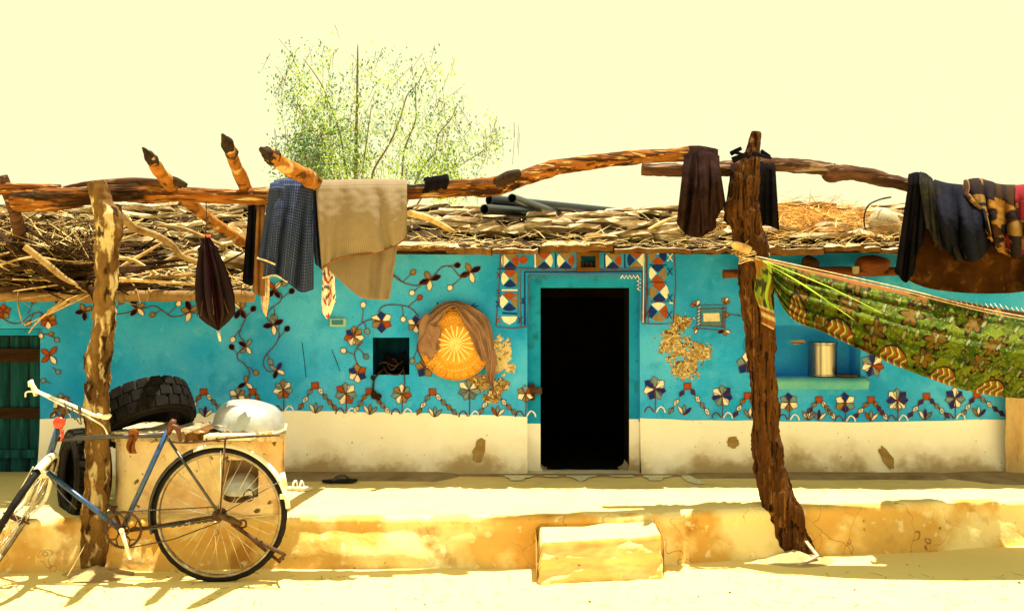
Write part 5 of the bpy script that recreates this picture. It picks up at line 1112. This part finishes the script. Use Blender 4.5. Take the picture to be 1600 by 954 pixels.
nx_ = len(cxs); m.add(vs, [(j*nx_+i, j*nx_+i+1, (j+1)*nx_+i+1, (j+1)*nx_+i) for j in range(len(cys)-1) for i in range(nx_-1) if not (346 <= (cxs[i]+cxs[i+1])/2 <= 404 and 718 <= (cys[j]+cys[j+1])/2 <= 776)])
for (p, q) in (((346,718),(404,718)), ((404,718),(404,776)), ((404,776),(346,776)), ((346,776),(346,718))):
    a, b = P(*p, Dc), P(*q, Dc); c = b+Vector((0,.28,0)); d = a+Vector((0,.28,0)); m.add([a, b, c, d], [(0,1,2,3)], 0, False)
a = P(346,718,Dc); b = P(404,776,Dc); y = Dc+.28; m.add([(a.x,y,a.z),(b.x,y,a.z),(b.x,y,b.z),(a.x,y,b.z)], [(0,1,2,3)], 0, False)
for px, s_ in ((176,1),(441,1)):
    a = P(px, zt, Dc); m.add([(a.x, Dc+.04, a.z), (a.x*(1 if s_ < 1 or px == 176 else 1.075), Dc+.42, a.z), (a.x*(1 if px == 176 else 1.075), Dc+.42, .2), (a.x, Dc+.04, .2)], [(0,1,2,3)], 0, False)
a = P(176,zt,Dc); b = P(441,zt,Dc); m.add([(a.x,Dc,a.z),(b.x,Dc,a.z),(b.x*1.075,Dc+.42,a.z),(a.x,Dc+.42,a.z)], [(0,1,2,3)], 0, False)
m.add([(a.x,Dc+.42,a.z),(b.x*1.075,Dc+.42,a.z),(b.x*1.075,Dc+.42,.2),(a.x,Dc+.42,.2)], [(0,1,2,3)], 0, False)
M['counter'] = mat('counter_mud', (.82,.64,.42), (.60,.36,.16), .95, 2.2, bump=.8, bscale=12, bdist=.02, spots=[((.82,.68,.38), 3, .52, .62, .7), ((.08,.03,.010), 16, .64, .69, .9), ((.36,.16,.04), 4, .56, .66, .7)])
m.build('body', M['counter'], mc)
lx = 174
for k, wpx_ in enumerate((62, 54, 58, 44, 56)):
    m = MB(); n = 12; vs = []; fs = []; hi = 676+R.uniform(-2,1.5)-(2 if k == 3 else 0); lo = 688+R.uniform(-2,4)
    for i in range(n+1):
        x = lx+wpx_*i/n; j = 3.4*noise.noise(Vector((x*.16, 3, 0)))+1.6*noise.noise(Vector((x*.5, 3, 0))); dd = Dc-.045+.05*noise.noise(Vector((x*.12, 0, 1)))
        a, b = P(x, hi+j, dd), P(x, lo+j*1.2, dd+.01); vs += [a, b, Vector((a.x*(1+.075*max(0, (x-380)/60)), Dc+.44, a.z+.004)), Vector((b.x*(1+.075*max(0, (x-380)/60)), Dc+.44, b.z))]
    for i in range(n): q = 4*i; fs += [(q,q+4,q+5,q+1),(q+2,q+6,q+4,q),(q+1,q+5,q+7,q+3)]
    fs += [(0,1,3,2), (4*n+2,4*n+3,4*n+1,4*n)]; m.add(vs, fs, 0, False); m.build('top_slab', M['slab'] if k != 2 else M['eave'], mc); lx += wpx_-.6
m = MB()
for k in range(70):
    x = R.uniform(176, 440); p = P(x, 677+R.uniform(-1.5,1), R.uniform(5.38, 5.55)); m.tube([p, p+Vector((R.uniform(-.05,.05), 0, R.uniform(-.004,.012)))], R.uniform(.003,.008), 5)
m.build('loose_crumbs', M['straw'], mc, 'stuff')
# pan inside the niche
t = thing('pan', 'upturned blackened pan with ring handle inside the niche of the mud block', 'pan', P(380,770,5.5))
c = P(378,768,5.52); m = MB(); m.lathe([(.12,0),(.122,.014),(.112,.05),(.085,.088),(.05,.105),(.001,.11)], axis_matrix(c, Vector((-.05,-.25,1))), 36); m.build('bowl', M['alu'], t)
m = MB(); m.lathe([(.001,-.01),(.11,-.01),(.118,.0),(.116,.03)], axis_matrix(c+Vector((0,-.005,-.012)), Vector((0,-.2,1))), 30); m.build('lid', M['rust'], t)
m = MB(); m.tube([c+Vector((.08+.03*math.cos(a*.5), -.13, .005+.035*math.sin(a*.5))) for a in range(0, 14)], .005, 6); m.build('ring_handle', M['rust'], t)
# aluminium basin upside down on the slabs
t = thing('basin', 'large upturned aluminium basin on top of the mud block', 'basin', P(390,680,5.62))
c = P(389,667,5.62); Mx = axis_matrix(c, Vector((.20,-.10,1))); rr = 55*5.62/F
m = MB(); m.lathe([(rr*1.04,-.004),(rr*1.05,.004),(rr*.99,.010),(rr*.97,.05),(rr*.88,.10),(rr*.70,.138),(rr*.40,.158),(.001,.162)], Mx, 64, rmod=lambda a, z, r: r*(1+.006*math.sin(3*a+z*20)))
m.lathe([(rr*.96,.006),(rr*.94,.05),(rr*.85,.095),(rr*.66,.132),(.001,.15)], Mx, 48); m.build('bowl', M['alu'], t)
for s_ in (-1, 1):
    m = MB(); m.tube([Mx @ Vector((s_*rr*(1.0+.10*math.sin(a)), .07*math.cos(a), .012+.02*math.sin(a))) for a in [k*math.pi/10 for k in range(11)]], .0055, 7); m.build('handle', M['chrome'], t)
# ================================================================ TYRES
def tyre(name, label, c, axis, R0, wd, treadn, roll=0):
    t = thing(name, label, 'tyre', c - Vector((0,0,R0)), 'old vehicle tyres by the left post'); X = axis_matrix(c, axis, roll); h = wd/2
    prof = [(R0*.60,-h*.72),(R0*.66,-h*.95),(R0*.80,-h*1.04),(R0*.93,-h*.95),(R0*.965,-h*.78),(R0*.985,-h*.4),(R0*.99,0),(R0*.985,h*.4),(R0*.965,h*.78),(R0*.93,h*.95),(R0*.80,h*1.04),(R0*.66,h*.95),(R0*.60,h*.72),(R0*.64,h*.6),(R0*.84,h*.75),(R0*.90,0),(R0*.84,-h*.75),(R0*.64,-h*.6)]
    m = MB(); m.lathe(prof, X, 72, closed=True); m.build('carcass', M['tyre'], t)
    a0 = 2*math.pi/treadn
    for row, (za, zb, sh_) in enumerate(((-.90,-.36,0), (-.28,.28,.5), (.36,.90,0))):
        m = MB()
        for k in range(treadn):
            a = (k+sh_)*a0; vs = []
            for (da, z, hh) in ((-.40,za,0),(.36,za,0),(.40,zb,0),(-.36,zb,0),(-.38,za,1),(.34,za,1),(.38,zb,1),(-.34,zb,1)):
                rr = R0*(.975-.035*abs(z)**3)+(.017 if hh else -.01); aa = a+da*a0+.10*z*a0; vs.append(X @ Vector((rr*math.cos(aa), rr*math.sin(aa), z*h)))
            m.add(vs, [(4,5,6,7),(0,1,5,4),(1,2,6,5),(2,3,7,6),(3,0,4,7)], 0, False)
        m.build('tread', M['mutedrub'], t, 'stuff')
    m = MB()
    for s_ in (-1, 1):
        for q in (.72, .86): m.tube([X @ Vector((R0*q*math.cos(a*math.pi/24), R0*q*math.sin(a*math.pi/24), s_*h*1.0)) for a in range(49)], .004, 5, cap=False)
    m.build('sidewall_ribs', M['mutedrub'], t, 'stuff'); return t
tyre('tyre', 'worn black tyre leaning on top of the mud block right of the left post', P(228,644,5.68), Vector((.42,-.36,-.83)), .285, .225, 22)
tyre('tyre', 'dark tyre standing on edge behind the left post and bicycle', P(131,742,5.60), Vector((-.78,-.62,.05)), .285, .20, 34)
# ================================================================ BICYCLE
BD = 5.09; s_ = BD/F
bike = thing('bicycle', 'old blue roadster bicycle without saddle leaning against the left post', 'bicycle', P(200,900,BD))
def B(px, py, off=0): return P(px, py, BD+off)
def btube(name, pts, r, mt, parent=None, seg=10, sub=1, **kw):
    m = MB(); m.tube([B(*p) for p in pts], r, seg, sub=sub, **kw); return m.build(name, mt, parent or bike)
HT, HB, SC, BB, AX = (93,662), (70,734), (258,678), (190,828), (343,803)
fr = btube('frame', [HT, HB], .019, M['bikeblue'])
btube('top_tube', [(84,686),(170,682),(255,679)], .0135, M['bikeblack'], fr)
btube('down_tube', [(75,738),(130,781),(188,827)], .0150, M['bikeblue'], fr)
btube('seat_tube', [(262,672),(190,829)], .0148, M['bikeblue'], fr)
for o in (-.045, .045):
    m = MB(); m.tube([B(190,830,o*.8), B(240,822,o), B(343,805,o*1.5)], .0095, 8); m.build('chain_stay', M['rust'], fr)
    m = MB(); m.tube([B(262,684,o*.5), B(300,740,o), B(343,803,o*1.5)], .0085, 8); m.build('seat_stay', M['bikeblack'], fr)
m = MB(); m.tube([B(190,828,-.05), B(190,828,.05)], .024, 16); m.build('bottom_bracket', M['rust'], fr)
m = MB()
for p, o in (((93,664),0), ((73,727),0)): m.tube([B(p[0]+3, p[1]-8), B(p[0]-2, p[1]+4)], .023, 14)
m.build('lug', M['bikeblack'], fr)
# wheels
def wheel(c, axis, Rw, name='wheel', up=Vector((0,0,1))):
    X = axis_matrix(c, axis); N = 32
    m = MB(); m.lathe([(Rw*.885,-.014),(Rw*.905,-.017),(Rw*.925,-.016),(Rw*.925,.016),(Rw*.905,.017),(Rw*.885,.014),(Rw*.895,0)], X, 96, closed=True); rim = m.build(name, M['rimsteel'], bike)
    m = MB(); pr = []
    for k in range(10): a = 2*math.pi*k/10; pr.append((Rw*.955+.0185*math.cos(a), .0185*math.sin(a)))
    m.lathe(pr, X, 120, closed=True, rmod=lambda a, z, r: r+(.0013*math.copysign(1, math.sin(a*90)) if r > Rw*.97 else 0)); m.build('tyre', M['tyre'], rim)
    m = MB(); m.tube([X @ Vector((0,0,-.045)), X @ Vector((0,0,.045))], [.017,.017], 12); m.tube([X @ Vector((0,0,-.036)), X @ Vector((0,0,-.030))], .032, 16); m.tube([X @ Vector((0,0,.030)), X @ Vector((0,0,.036))], .032, 16); m.tube([X @ Vector((0,0,-.075)), X @ Vector((0,0,.075))], .006, 8); m.build('hub', M['rust'], rim)
    for k in range(N):
        sd_ = -1 if k % 2 else 1; a = 2*math.pi*k/N; ah = a+(1 if (k//2) % 2 else -1)*.95
        m = MB(); m.tube([X @ Vector((.030*math.cos(ah), .030*math.sin(ah), sd_*.033)), X @ Vector((Rw*.89*math.cos(a), Rw*.89*math.sin(a), sd_*.003))], .0017, 4); m.build('spoke', M['chrome'], rim)
    return rim
RW = 105*s_
wheel(B(*AX), Vector((.02,-1,.03)), RW)
# rear mudguard
def guard(X, Rg, a0, a1, wd, name, mt, n=60):
    m = MB(); vs = []
    for i in range(n+1):
        a = lerp(a0, a1, i/n)
        for j in range(9):
            t = (j/8-.5)*2; rr = Rg-.020*t*t*1.0; vs.append(X @ Vector((rr*math.cos(a), rr*math.sin(a), t*wd/2)))
    m.add(vs, [(i*9+j, i*9+j+1, (i+1)*9+j+1, (i+1)*9+j) for i in range(n) for j in range(8)]); o = m.build(name, mt, bike); q = o.modifiers.new('t', 'SOLIDIFY'); q.thickness = .0015; return o
def wheel_frame(c, axis):     # z = axle, x = world right-ish in the wheel's plane, y = up
    z = Vector(axis).normalized(); x = Vector((0,0,1)).cross(z).normalized()
    if x.x < 0: pass
    y = z.cross(x); Mx = Matrix((x, y, z)).transposed().to_4x4(); Mx.translation = c; return Mx
XR = wheel_frame(B(*AX), Vector((.02,-1,.03)))
guard(XR, RW*1.05, math.radians(5), math.radians(112), .052, 'mudguard', M['cream'])
guard(XR, RW*1.05, math.radians(112.5), math.radians(196), .062, 'mudguard', M['bikeblack'])
for x0, y0 in ((350,700),(345,704)):
    for o in (-.05, .05): m = MB(); m.tube([B(x0, y0, o*.9), B(345,800,o*1.35)], .004, 6); m.build('mudguard_stay', M['chrome'] if x0 == 350 else M['cream'], bike)
for o in (-.045, .045): m = MB(); m.tube([B(437,752,o), B(345,803,o*1.35)], .0028, 6); m.build('mudguard_stay', M['bikeblack'], bike)
m = MB(); m.box(tuple(B(437,772,-.03)), tuple(B(450,776,.03))); m.tube([B(441,738,-.035), B(446,760,-.038)], .016, 10, sub=2, flat=.6); m.build('mudflap', M['cream'], bike)
# luggage rack
rk = MB()
for o in (-.07, .07): rk.tube([B(268,690,o), B(300,691,o), B(360,684,o), B(424,680,o), B(436,680,o*.6)], .0055, 7, sub=4)
for x in (292, 306, 320, 336, 352, 370, 388, 406, 424): rk.tube([B(x+3, 687-(x-292)*.06, -.075), B(x-3, 689-(x-292)*.06, .075)], .0045, 6)
for o in (-.06, .06): rk.tube([B(352,686,o), B(344,798,o*1.2)], .005, 7)
rack = rk.build('luggage_rack', M['rust'], bike)
m = MB(); m.box(tuple(B(318,680,-.055)), tuple(B(400,683.5,.055))); m.build('rack_board', M['cream'], bike)
# seat post end and rag
m = MB(); m.tube([B(262,678), B(270,660), B(272,655)], [.016,.022,.014], 10, .1, 20); m.tube([B(268,664,-.03), B(278,670,-.02), B(282,690,-.01)], [.012,.016,.008], 8, .2, 20, sub=3); m.build('seat_post', M['leather'], bike)
m = MB(); m.grid(lambda u, v: B(lerp(200,212,u)+2*math.sin(v*7), lerp(674,708,v), -.03+.012*math.sin(u*9+v*5)+.02*(v < .2)), 12, 16, uv=False); m.tube([B(203,676,-.02), B(208,673,-.028), B(213,678,-.02), B(209,690,-.03)], [.014,.018,.014,.008], 8, .3, 30, sub=3)
o = m.build('rag', M['ragbrown'], bike); q = o.modifiers.new('t', 'SOLIDIFY'); q.thickness = .003
# cranks, chain wheel, chain
CW = wheel_frame(B(BB[0]+3, BB[1]-1, -.062), Vector((.02,-1,.03)))
m = MB(); rc = 29*s_; m.lathe([(rc*.86,-.0015),(rc,-.0015),(rc,.0015),(rc*.86,.0015)], CW, 96, closed=True, rmod=lambda a, z, r: r+(.0035*math.sin(a*44) if r > rc*.9 else 0))
cwh = m.build('chain_wheel', M['rust'], bike)
m = MB(); m.lathe([(rc*.24,-.002),(rc*.34,-.002),(rc*.34,.002),(rc*.24,.002)], CW, 24, closed=True)
for k in range(5):
    a = k*2*math.pi/5; m.tube([CW @ Vector((rc*.3*math.cos(a), rc*.3*math.sin(a), 0)), CW @ Vector((rc*.62*math.cos(a+.25), rc*.62*math.sin(a+.25), 0)), CW @ Vector((rc*.88*math.cos(a), rc*.88*math.sin(a), 0))], .005, 6, sub=3)
    m.tube([CW @ Vector((rc*.62*math.cos(a+.25), rc*.62*math.sin(a+.25), 0)), CW @ Vector((rc*.88*math.cos(a+.6), rc*.88*math.sin(a+.6), 0))], .004, 6)
m.build('spider', M['rust'], cwh)
m = MB(); m.tube([B(189,826,-.085), B(196,848,-.09), B(203,870,-.09)], [.0135,.010,.0125], 10, flat=.6); m.tube([B(190,828,-.10), B(190,828,-.06)], .014, 12); m.tube([B(203,871,-.10), B(203,871,-.075)], .009, 10); m.build('crank', M['cream'], bike)
m = MB(); m.tube([B(190,828,.07), B(176,793,.08)], [.012,.010], 8); m.tube([B(176,793,.08), B(168,790,.12)], .014, 8); m.box(tuple(B(170,796,.085)), tuple(B(184,789,.16))); m.build('pedal_crank', M['rust'], bike)
ch = MB(); path = [(193,799,-.062),(343,790,-.062)]
def links(a, b, n):
    for k in range(n):
        t0, t1 = k/n, (k+.72)/n; ch.tube([B(*[lerp(a[i], b[i], t0) for i in range(3)]), B(*[lerp(a[i], b[i], t1) for i in range(3)])], .0042, 5)
links((195,798.5,-.062), (343,791,-.062), 44); ch.build('chain', M['bikeblack'], bike); ch = MB(); links((196,856.5,-.062), (270,842,-.062), 22); links((270,842,-.062), (345,814,-.062), 24)
ch.build('chain', M['bikeblack'], bike)
m = MB(); m.tube([B(343,803,-.066), B(343,803,-.056)], .035, 18, .1, 60); m.tube([B(343,803,-.085), B(343,803,.08)], .011, 10); m.tube([B(340,803,-.075), B(362,812,-.08), B(378,818,-.075)], [.014,.020,.012], 9, .25, 30, sub=3); m.tube([B(368,816,-.085), B(382,812,-.085), B(384,822,-.08), B(372,824,-.08)], .006, 6, sub=3); m.build('sprocket', M['rust'], bike)
# kick stand
m = MB(); m.tube([B(362,818,-.085), B(400,843,-.10), B(445,866,-.12)], [.009,.013,.011], 8, .08, 20, sub=3); m.tube([B(372,822,.07), B(404,850,.06), B(438,878,.03)], [.008,.011,.008], 8, sub=3); m.tube([B(445,866,-.12), B(436,874,.0), B(443,872,.04)], .008, 7); m.build('kickstand', M['rust'], bike)
m = MB(); m.tube([B(200,830,-.03), B(262,822,-.075), B(330,812,-.082)], .0055, 6); 
for k in range(7): m.tube([B(268+k*10, 822-k*1.5, -.085), B(273+k*10, 821-k*1.5, -.085)], .008, 7)
m.build('chain_guard_strip', M['bikeblack'], bike)
# fork, front wheel turned towards the viewer
HP = B(*HT); HQ = B(*HB); sax = (HQ-HP).normalized(); fd = Vector((.40,-.916,0)).normalized(); side = Vector((.916,.40,0)).normalized()
crown = HQ+sax*.03; fax = crown+sax*.315+fd*.12+Vector((-.045,0,0)); fax.z = RW*.955+.0185; 
fk = MB()
for s2 in (-1, 1): fk.tube([crown+side*.045*s2, crown+side*.05*s2+sax*.15+fd*.01, fax+side*.052*s2], [.0125,.011,.0075], 9, sub=4)
fk.tube([crown-side*.06, crown+side*.06], .017, 10); fk.tube([crown+sax*-.035, crown+sax*.01], .024, 12)
m = fk.build('fork', M['cream'], bike)
up_f = (crown-fax).normalized(); waxis = side; waxis = (waxis-up_f*waxis.dot(up_f)).normalized()
wheel(fax, waxis, RW, 'wheel')
z = waxis; y = up_f; x = y.cross(z); XF = Matrix((x, y, z)).transposed().to_4x4(); XF.translation = fax
guard(XF, RW*1.045, math.radians(60), math.radians(140), .046, 'mudguard', M['cream'])
for s2 in (-1, 1):
    m = MB(); m.tube([fax+side*.06*s2, XF @ Vector((RW*1.03*math.cos(math.radians(139)), RW*1.03*math.sin(math.radians(139)), .03*s2))], .0028, 5); m.build('mudguard_stay', M['chrome'], bike)
    m = MB(); m.tube([fax+side*.06*s2, XF @ Vector((RW*1.03*math.cos(math.radians(61)), RW*1.03*math.sin(math.radians(61)), .03*s2))], .0028, 5); m.build('mudguard_stay', M['chrome'], bike)
# handlebar with rod brakes
stem_top = HP-sax*.065
HLp, HRp = P(50,606,5.26), P(163,655,4.86)
m = MB(); m.tube([HLp+Vector((0,.02,.012)), HLp.lerp(HRp,.10)+Vector((0,0,-.006)), HLp.lerp(HRp,.5), HLp.lerp(HRp,.88), HRp+Vector((.015,-.0,.018))], [.0115,.0105,.0095,.0095,.0105], 12, sub=5); hb = m.build('handlebar', M['cream'], bike)
mid = HLp.lerp(HRp,.5)
m = MB(); m.tube([P(50,612,5.25)+Vector((-.01,0,.03)), P(50,600,5.25)+Vector((-.008,0,.02)), P(56,618,5.24)], [.011,.014,.011], 9, sub=3); m.tube([P(152,648,4.9), P(166,652,4.87), P(172,648,4.86)], [.011,.012,.010], 9, sub=3); m.build('grip', M['cream'], hb)
m = MB(); m.tube([mid, stem_top, HP+sax*.01], [.013,.015,.015], 10, sub=3); m.build('stem', M['rust'], bike)
m = MB(); m.tube([P(40,620,5.2), P(42,612,5.2), P(60,614,5.18), P(100,634,5.05), P(140,651,4.93)], .0052, 7, sub=5); m.tube([P(135,650,4.92), P(160,664,4.87), P(168,678,4.87)], .005, 7, sub=4); m.build('brake_lever', M['chrome'], hb)
m = MB()
for a, b, c in (((100,628,5.03),(104,648,5.03),(88,690,5.08)), ((112,634,5.0),(117,655,5.0),(125,640,4.99)), ((88,660,5.04),(84,700,5.05),(76,726,5.06)), ((122,640,4.98),(127,662,4.98),(120,655,5.0)), ((76,742,5.04),(95,770,5.03),(120,795,5.05))):
    m.tube([P(*a), P(*b), P(*c)], .0036, 6, sub=5)
m.tube([P(124,634,4.96), P(126,652,4.97)], [.010,.006], 8, .3, 20); m.tube([P(103,634,5.03), P(108,644,5.02)], .009, 8); m.build('brake_rod', M['bikeblack'], bike)
# red reflector lamp
c = P(92,660,4.98); m = MB(); m.lathe([(.001,.014),(.020,.012),(.030,.006),(.033,0),(.030,-.012),(.001,-.016)], axis_matrix(c, Vector((.1,-1,.1))), 28); rf = m.build('reflector', M['red'], bike)
m = MB(); m.tube([P(94,668,5.0), P(97,680,5.0), P(95,688,5.02)], .006, 7, .2, 30, sub=3); m.tube([P(99,670,5.0), P(99,684,5.0)], .004, 6); m.build('red_cord', M['red'], bike)
# ================================================================ FOOTWEAR ON THE PLATFORM
def shoe(name, label, px, py, ang, L, sole_m, strap_m, kind='flip'):
    d = F*(CZ-PZ)/(py-HY); c = P(px, py, d); c.z = PZ+.012; t = thing(name, label, 'sandal', c); ca, sa = math.cos(ang), math.sin(ang)
    X = lambda a, b, z: c+Vector((a*ca-b*sa, a*sa+b*ca, z))
    m = MB(); n = 28; vs = []
    for z in (0, .016):
        for k in range(n):
            a = 2*math.pi*k/n; x = math.cos(a)*L/2; w_ = L*(.19+.035*math.cos(a)-.05*math.exp(-((x/L+.05)/.16)**2)); vs.append(X(x, math.sin(a)*w_, z+.006*(x/L)**2))
    m.add(vs, [list(range(n))[::-1], list(range(n, 2*n))]+[[k, (k+1) % n, n+(k+1) % n, n+k] for k in range(n)], 0, False); m.build('sole', sole_m, t)
    for s2 in (-1, 1):
        m = MB()
        if kind == 'flip': m.tube([X(L*.27,0,.018), X(L*.12,s2*L*.09,.045), X(-L*.10,s2*L*.15,.030), X(-L*.16,s2*L*.16,.014)], .0075, 8, sub=5)
        else: m.tube([X(L*(.05+.12*s2),-L*.19,.014), X(L*(.05+.12*s2),-L*.1,.05), X(L*(.05+.1*s2),L*.08,.055), X(L*(.05+.12*s2),L*.19,.014)], .008, 8, sub=5, flat=.6)
        m.build('strap', strap_m, t)
shoe('flip_flop', 'black flip flop lying on the platform left of the doorway', 531, 755, .15, .25, M['tyre'], M['bikeblack'])
shoe('sandal', 'white strapped sandal on the platform just right of the rear wheel', 464, 767, -.15, .21, M['cream'], M['cream'], 'strap')
# ================================================================ STEP BLOCK
m = MB()
st0, st1 = P(839,905,5.10), P(1041,892,5.14)
def stepf(u, v):      # v: 0 back of the top, .35 front edge, 1 foot of the front
    x = lerp(st0.x, st1.x, u); yf = lerp(5.08, 5.20, u); zt_ = .235+.016*u+.010*noise.noise(Vector((x*4, 0, 3)))+.022*max(0, u-.85)*3
    e = min(1, u*26, (1-u)*26)**.5
    if v < .35: q = v/.35; return (x, lerp(5.52, yf+.015, q), zt_*e+.012*noise.noise(Vector((x*6, q*3, 1)))-.012*q**6-.0*q)
    q = (v-.35)/.65; return (x+.010*noise.noise(Vector((q*6, u*3, 5))), yf-.015-.03*q**3+.022*noise.noise(Vector((x*5, q*4, 2)))+.010*noise.noise(Vector((x*17, q*12, 2)))+.02*math.exp(-((q-.10)/.05)**2)*(.5+noise.noise(Vector((x*8, 1, 1))))+(1-e)*.07, lerp(zt_-.012, -.03, q)*(e if q < .5 else 1))
m.grid(stepf, 80, 50)
for u_ in (0, 1):
    x = st0.x if u_ == 0 else st1.x; vs = [(x, 5.53, -.03), (x, 5.53, .225), (x, lerp(5.10,5.22,u_), .22), (x, lerp(5.08,5.20,u_), -.03)]; m.add(vs, [(0,1,2,3)], 0, False)
fc = len(m.f)
for i, f in enumerate(m.f):
    if sum(m.v[k].z for k in f)/len(f) > .215 and sum(m.v[k].y for k in f)/len(f) > 5.12: m.m[i] = 1
tag(m.build('mud_step', [mat('step_mud', (.70,.50,.23), (.64,.42,.16), .95, 2.5, bump=.7, bscale=10, bdist=.02, spots=[((.36,.13,.02), 5, .62, .70, .8), ((.80,.64,.34), 3, .52, .62, .6), ((.08,.03,.01), 26, .70, .76, .8)]), M['top']]), 'low rectangular mud step in front of the platform below the doorway', 'step')
# a loose flat board lying on the step and small litter on the ground
pb = []
for k in range(18):
    px, py = R.choice(((R.uniform(20,1580), R.uniform(925,952)), (R.uniform(0,760), R.uniform(905,925)), (R.uniform(1100,1600), R.uniform(870,930))))
    d = F*CZ/(py-HY); c = P(px, py, d); c.z = .004; r = R.uniform(.003,.008); pb.append((c, r))
m = MB()
for c, r in pb: m.lathe([(.0005,r*.8),(r*.7,r*.5),(r,0),(r*.8,-r*.4)], Matrix.Translation(c) @ Matrix.Rotation(R.uniform(0,3),4,'Z') @ Matrix.Diagonal((1.5,1,1,1)), 7)
m.build('pebbles', M['mud_brown'], kind='stuff')
straws(300, lambda: (lambda px, py: P(px, py, F*CZ/(py-HY))+Vector((0,0,.004)))(R.uniform(0,1600), R.uniform(895,950)), 'ground_litter', None, L=(.02,.09), wd=.0012, tilt=.03, matl=M['darkstick'])
# drifted earth round the foot of the posts and the platform
for cx, cy, rr, lab in ((150,896,.20,'earth'), (1238,868,.24,'earth')):
    pass
M['earth'] = mat('brown_trodden_earth', (.46,.33,.16), (.30,.20,.09), .97, 4, bump=.6, bscale=18)
for k, (cx, cy, rr) in enumerate(((150,898,.24), (1240,872,.26))):
    d = F*CZ/(cy-HY); c = P(cx, cy, d); c.z = 0
    m = MB(); m.grid(lambda u, v: c+Vector((math.cos(u*6.2832)*rr*v*(1+.3*noise.noise(Vector((math.cos(u*6.28), math.sin(u*6.28), k)))), math.sin(u*6.2832)*rr*.8*v, .055*(1-v)**1.5-.02*(v > .99)+.01*noise.noise(Vector((u*9, v*4, k))))), 40, 12)
    m.build('ground_mound', M['earth'], kind='structure')
# bare stick leaning at the foot of the left post
m = MB(); m.tube([P(102,905,5.05), P(118,878,5.12), P(134,848,5.2)], [.005,.004,.003], 6, .2, 20, sub=3); tag(m.build('thin_stick', M['stick']), 'thin pale stick leaning against the foot of the left post', 'stick')
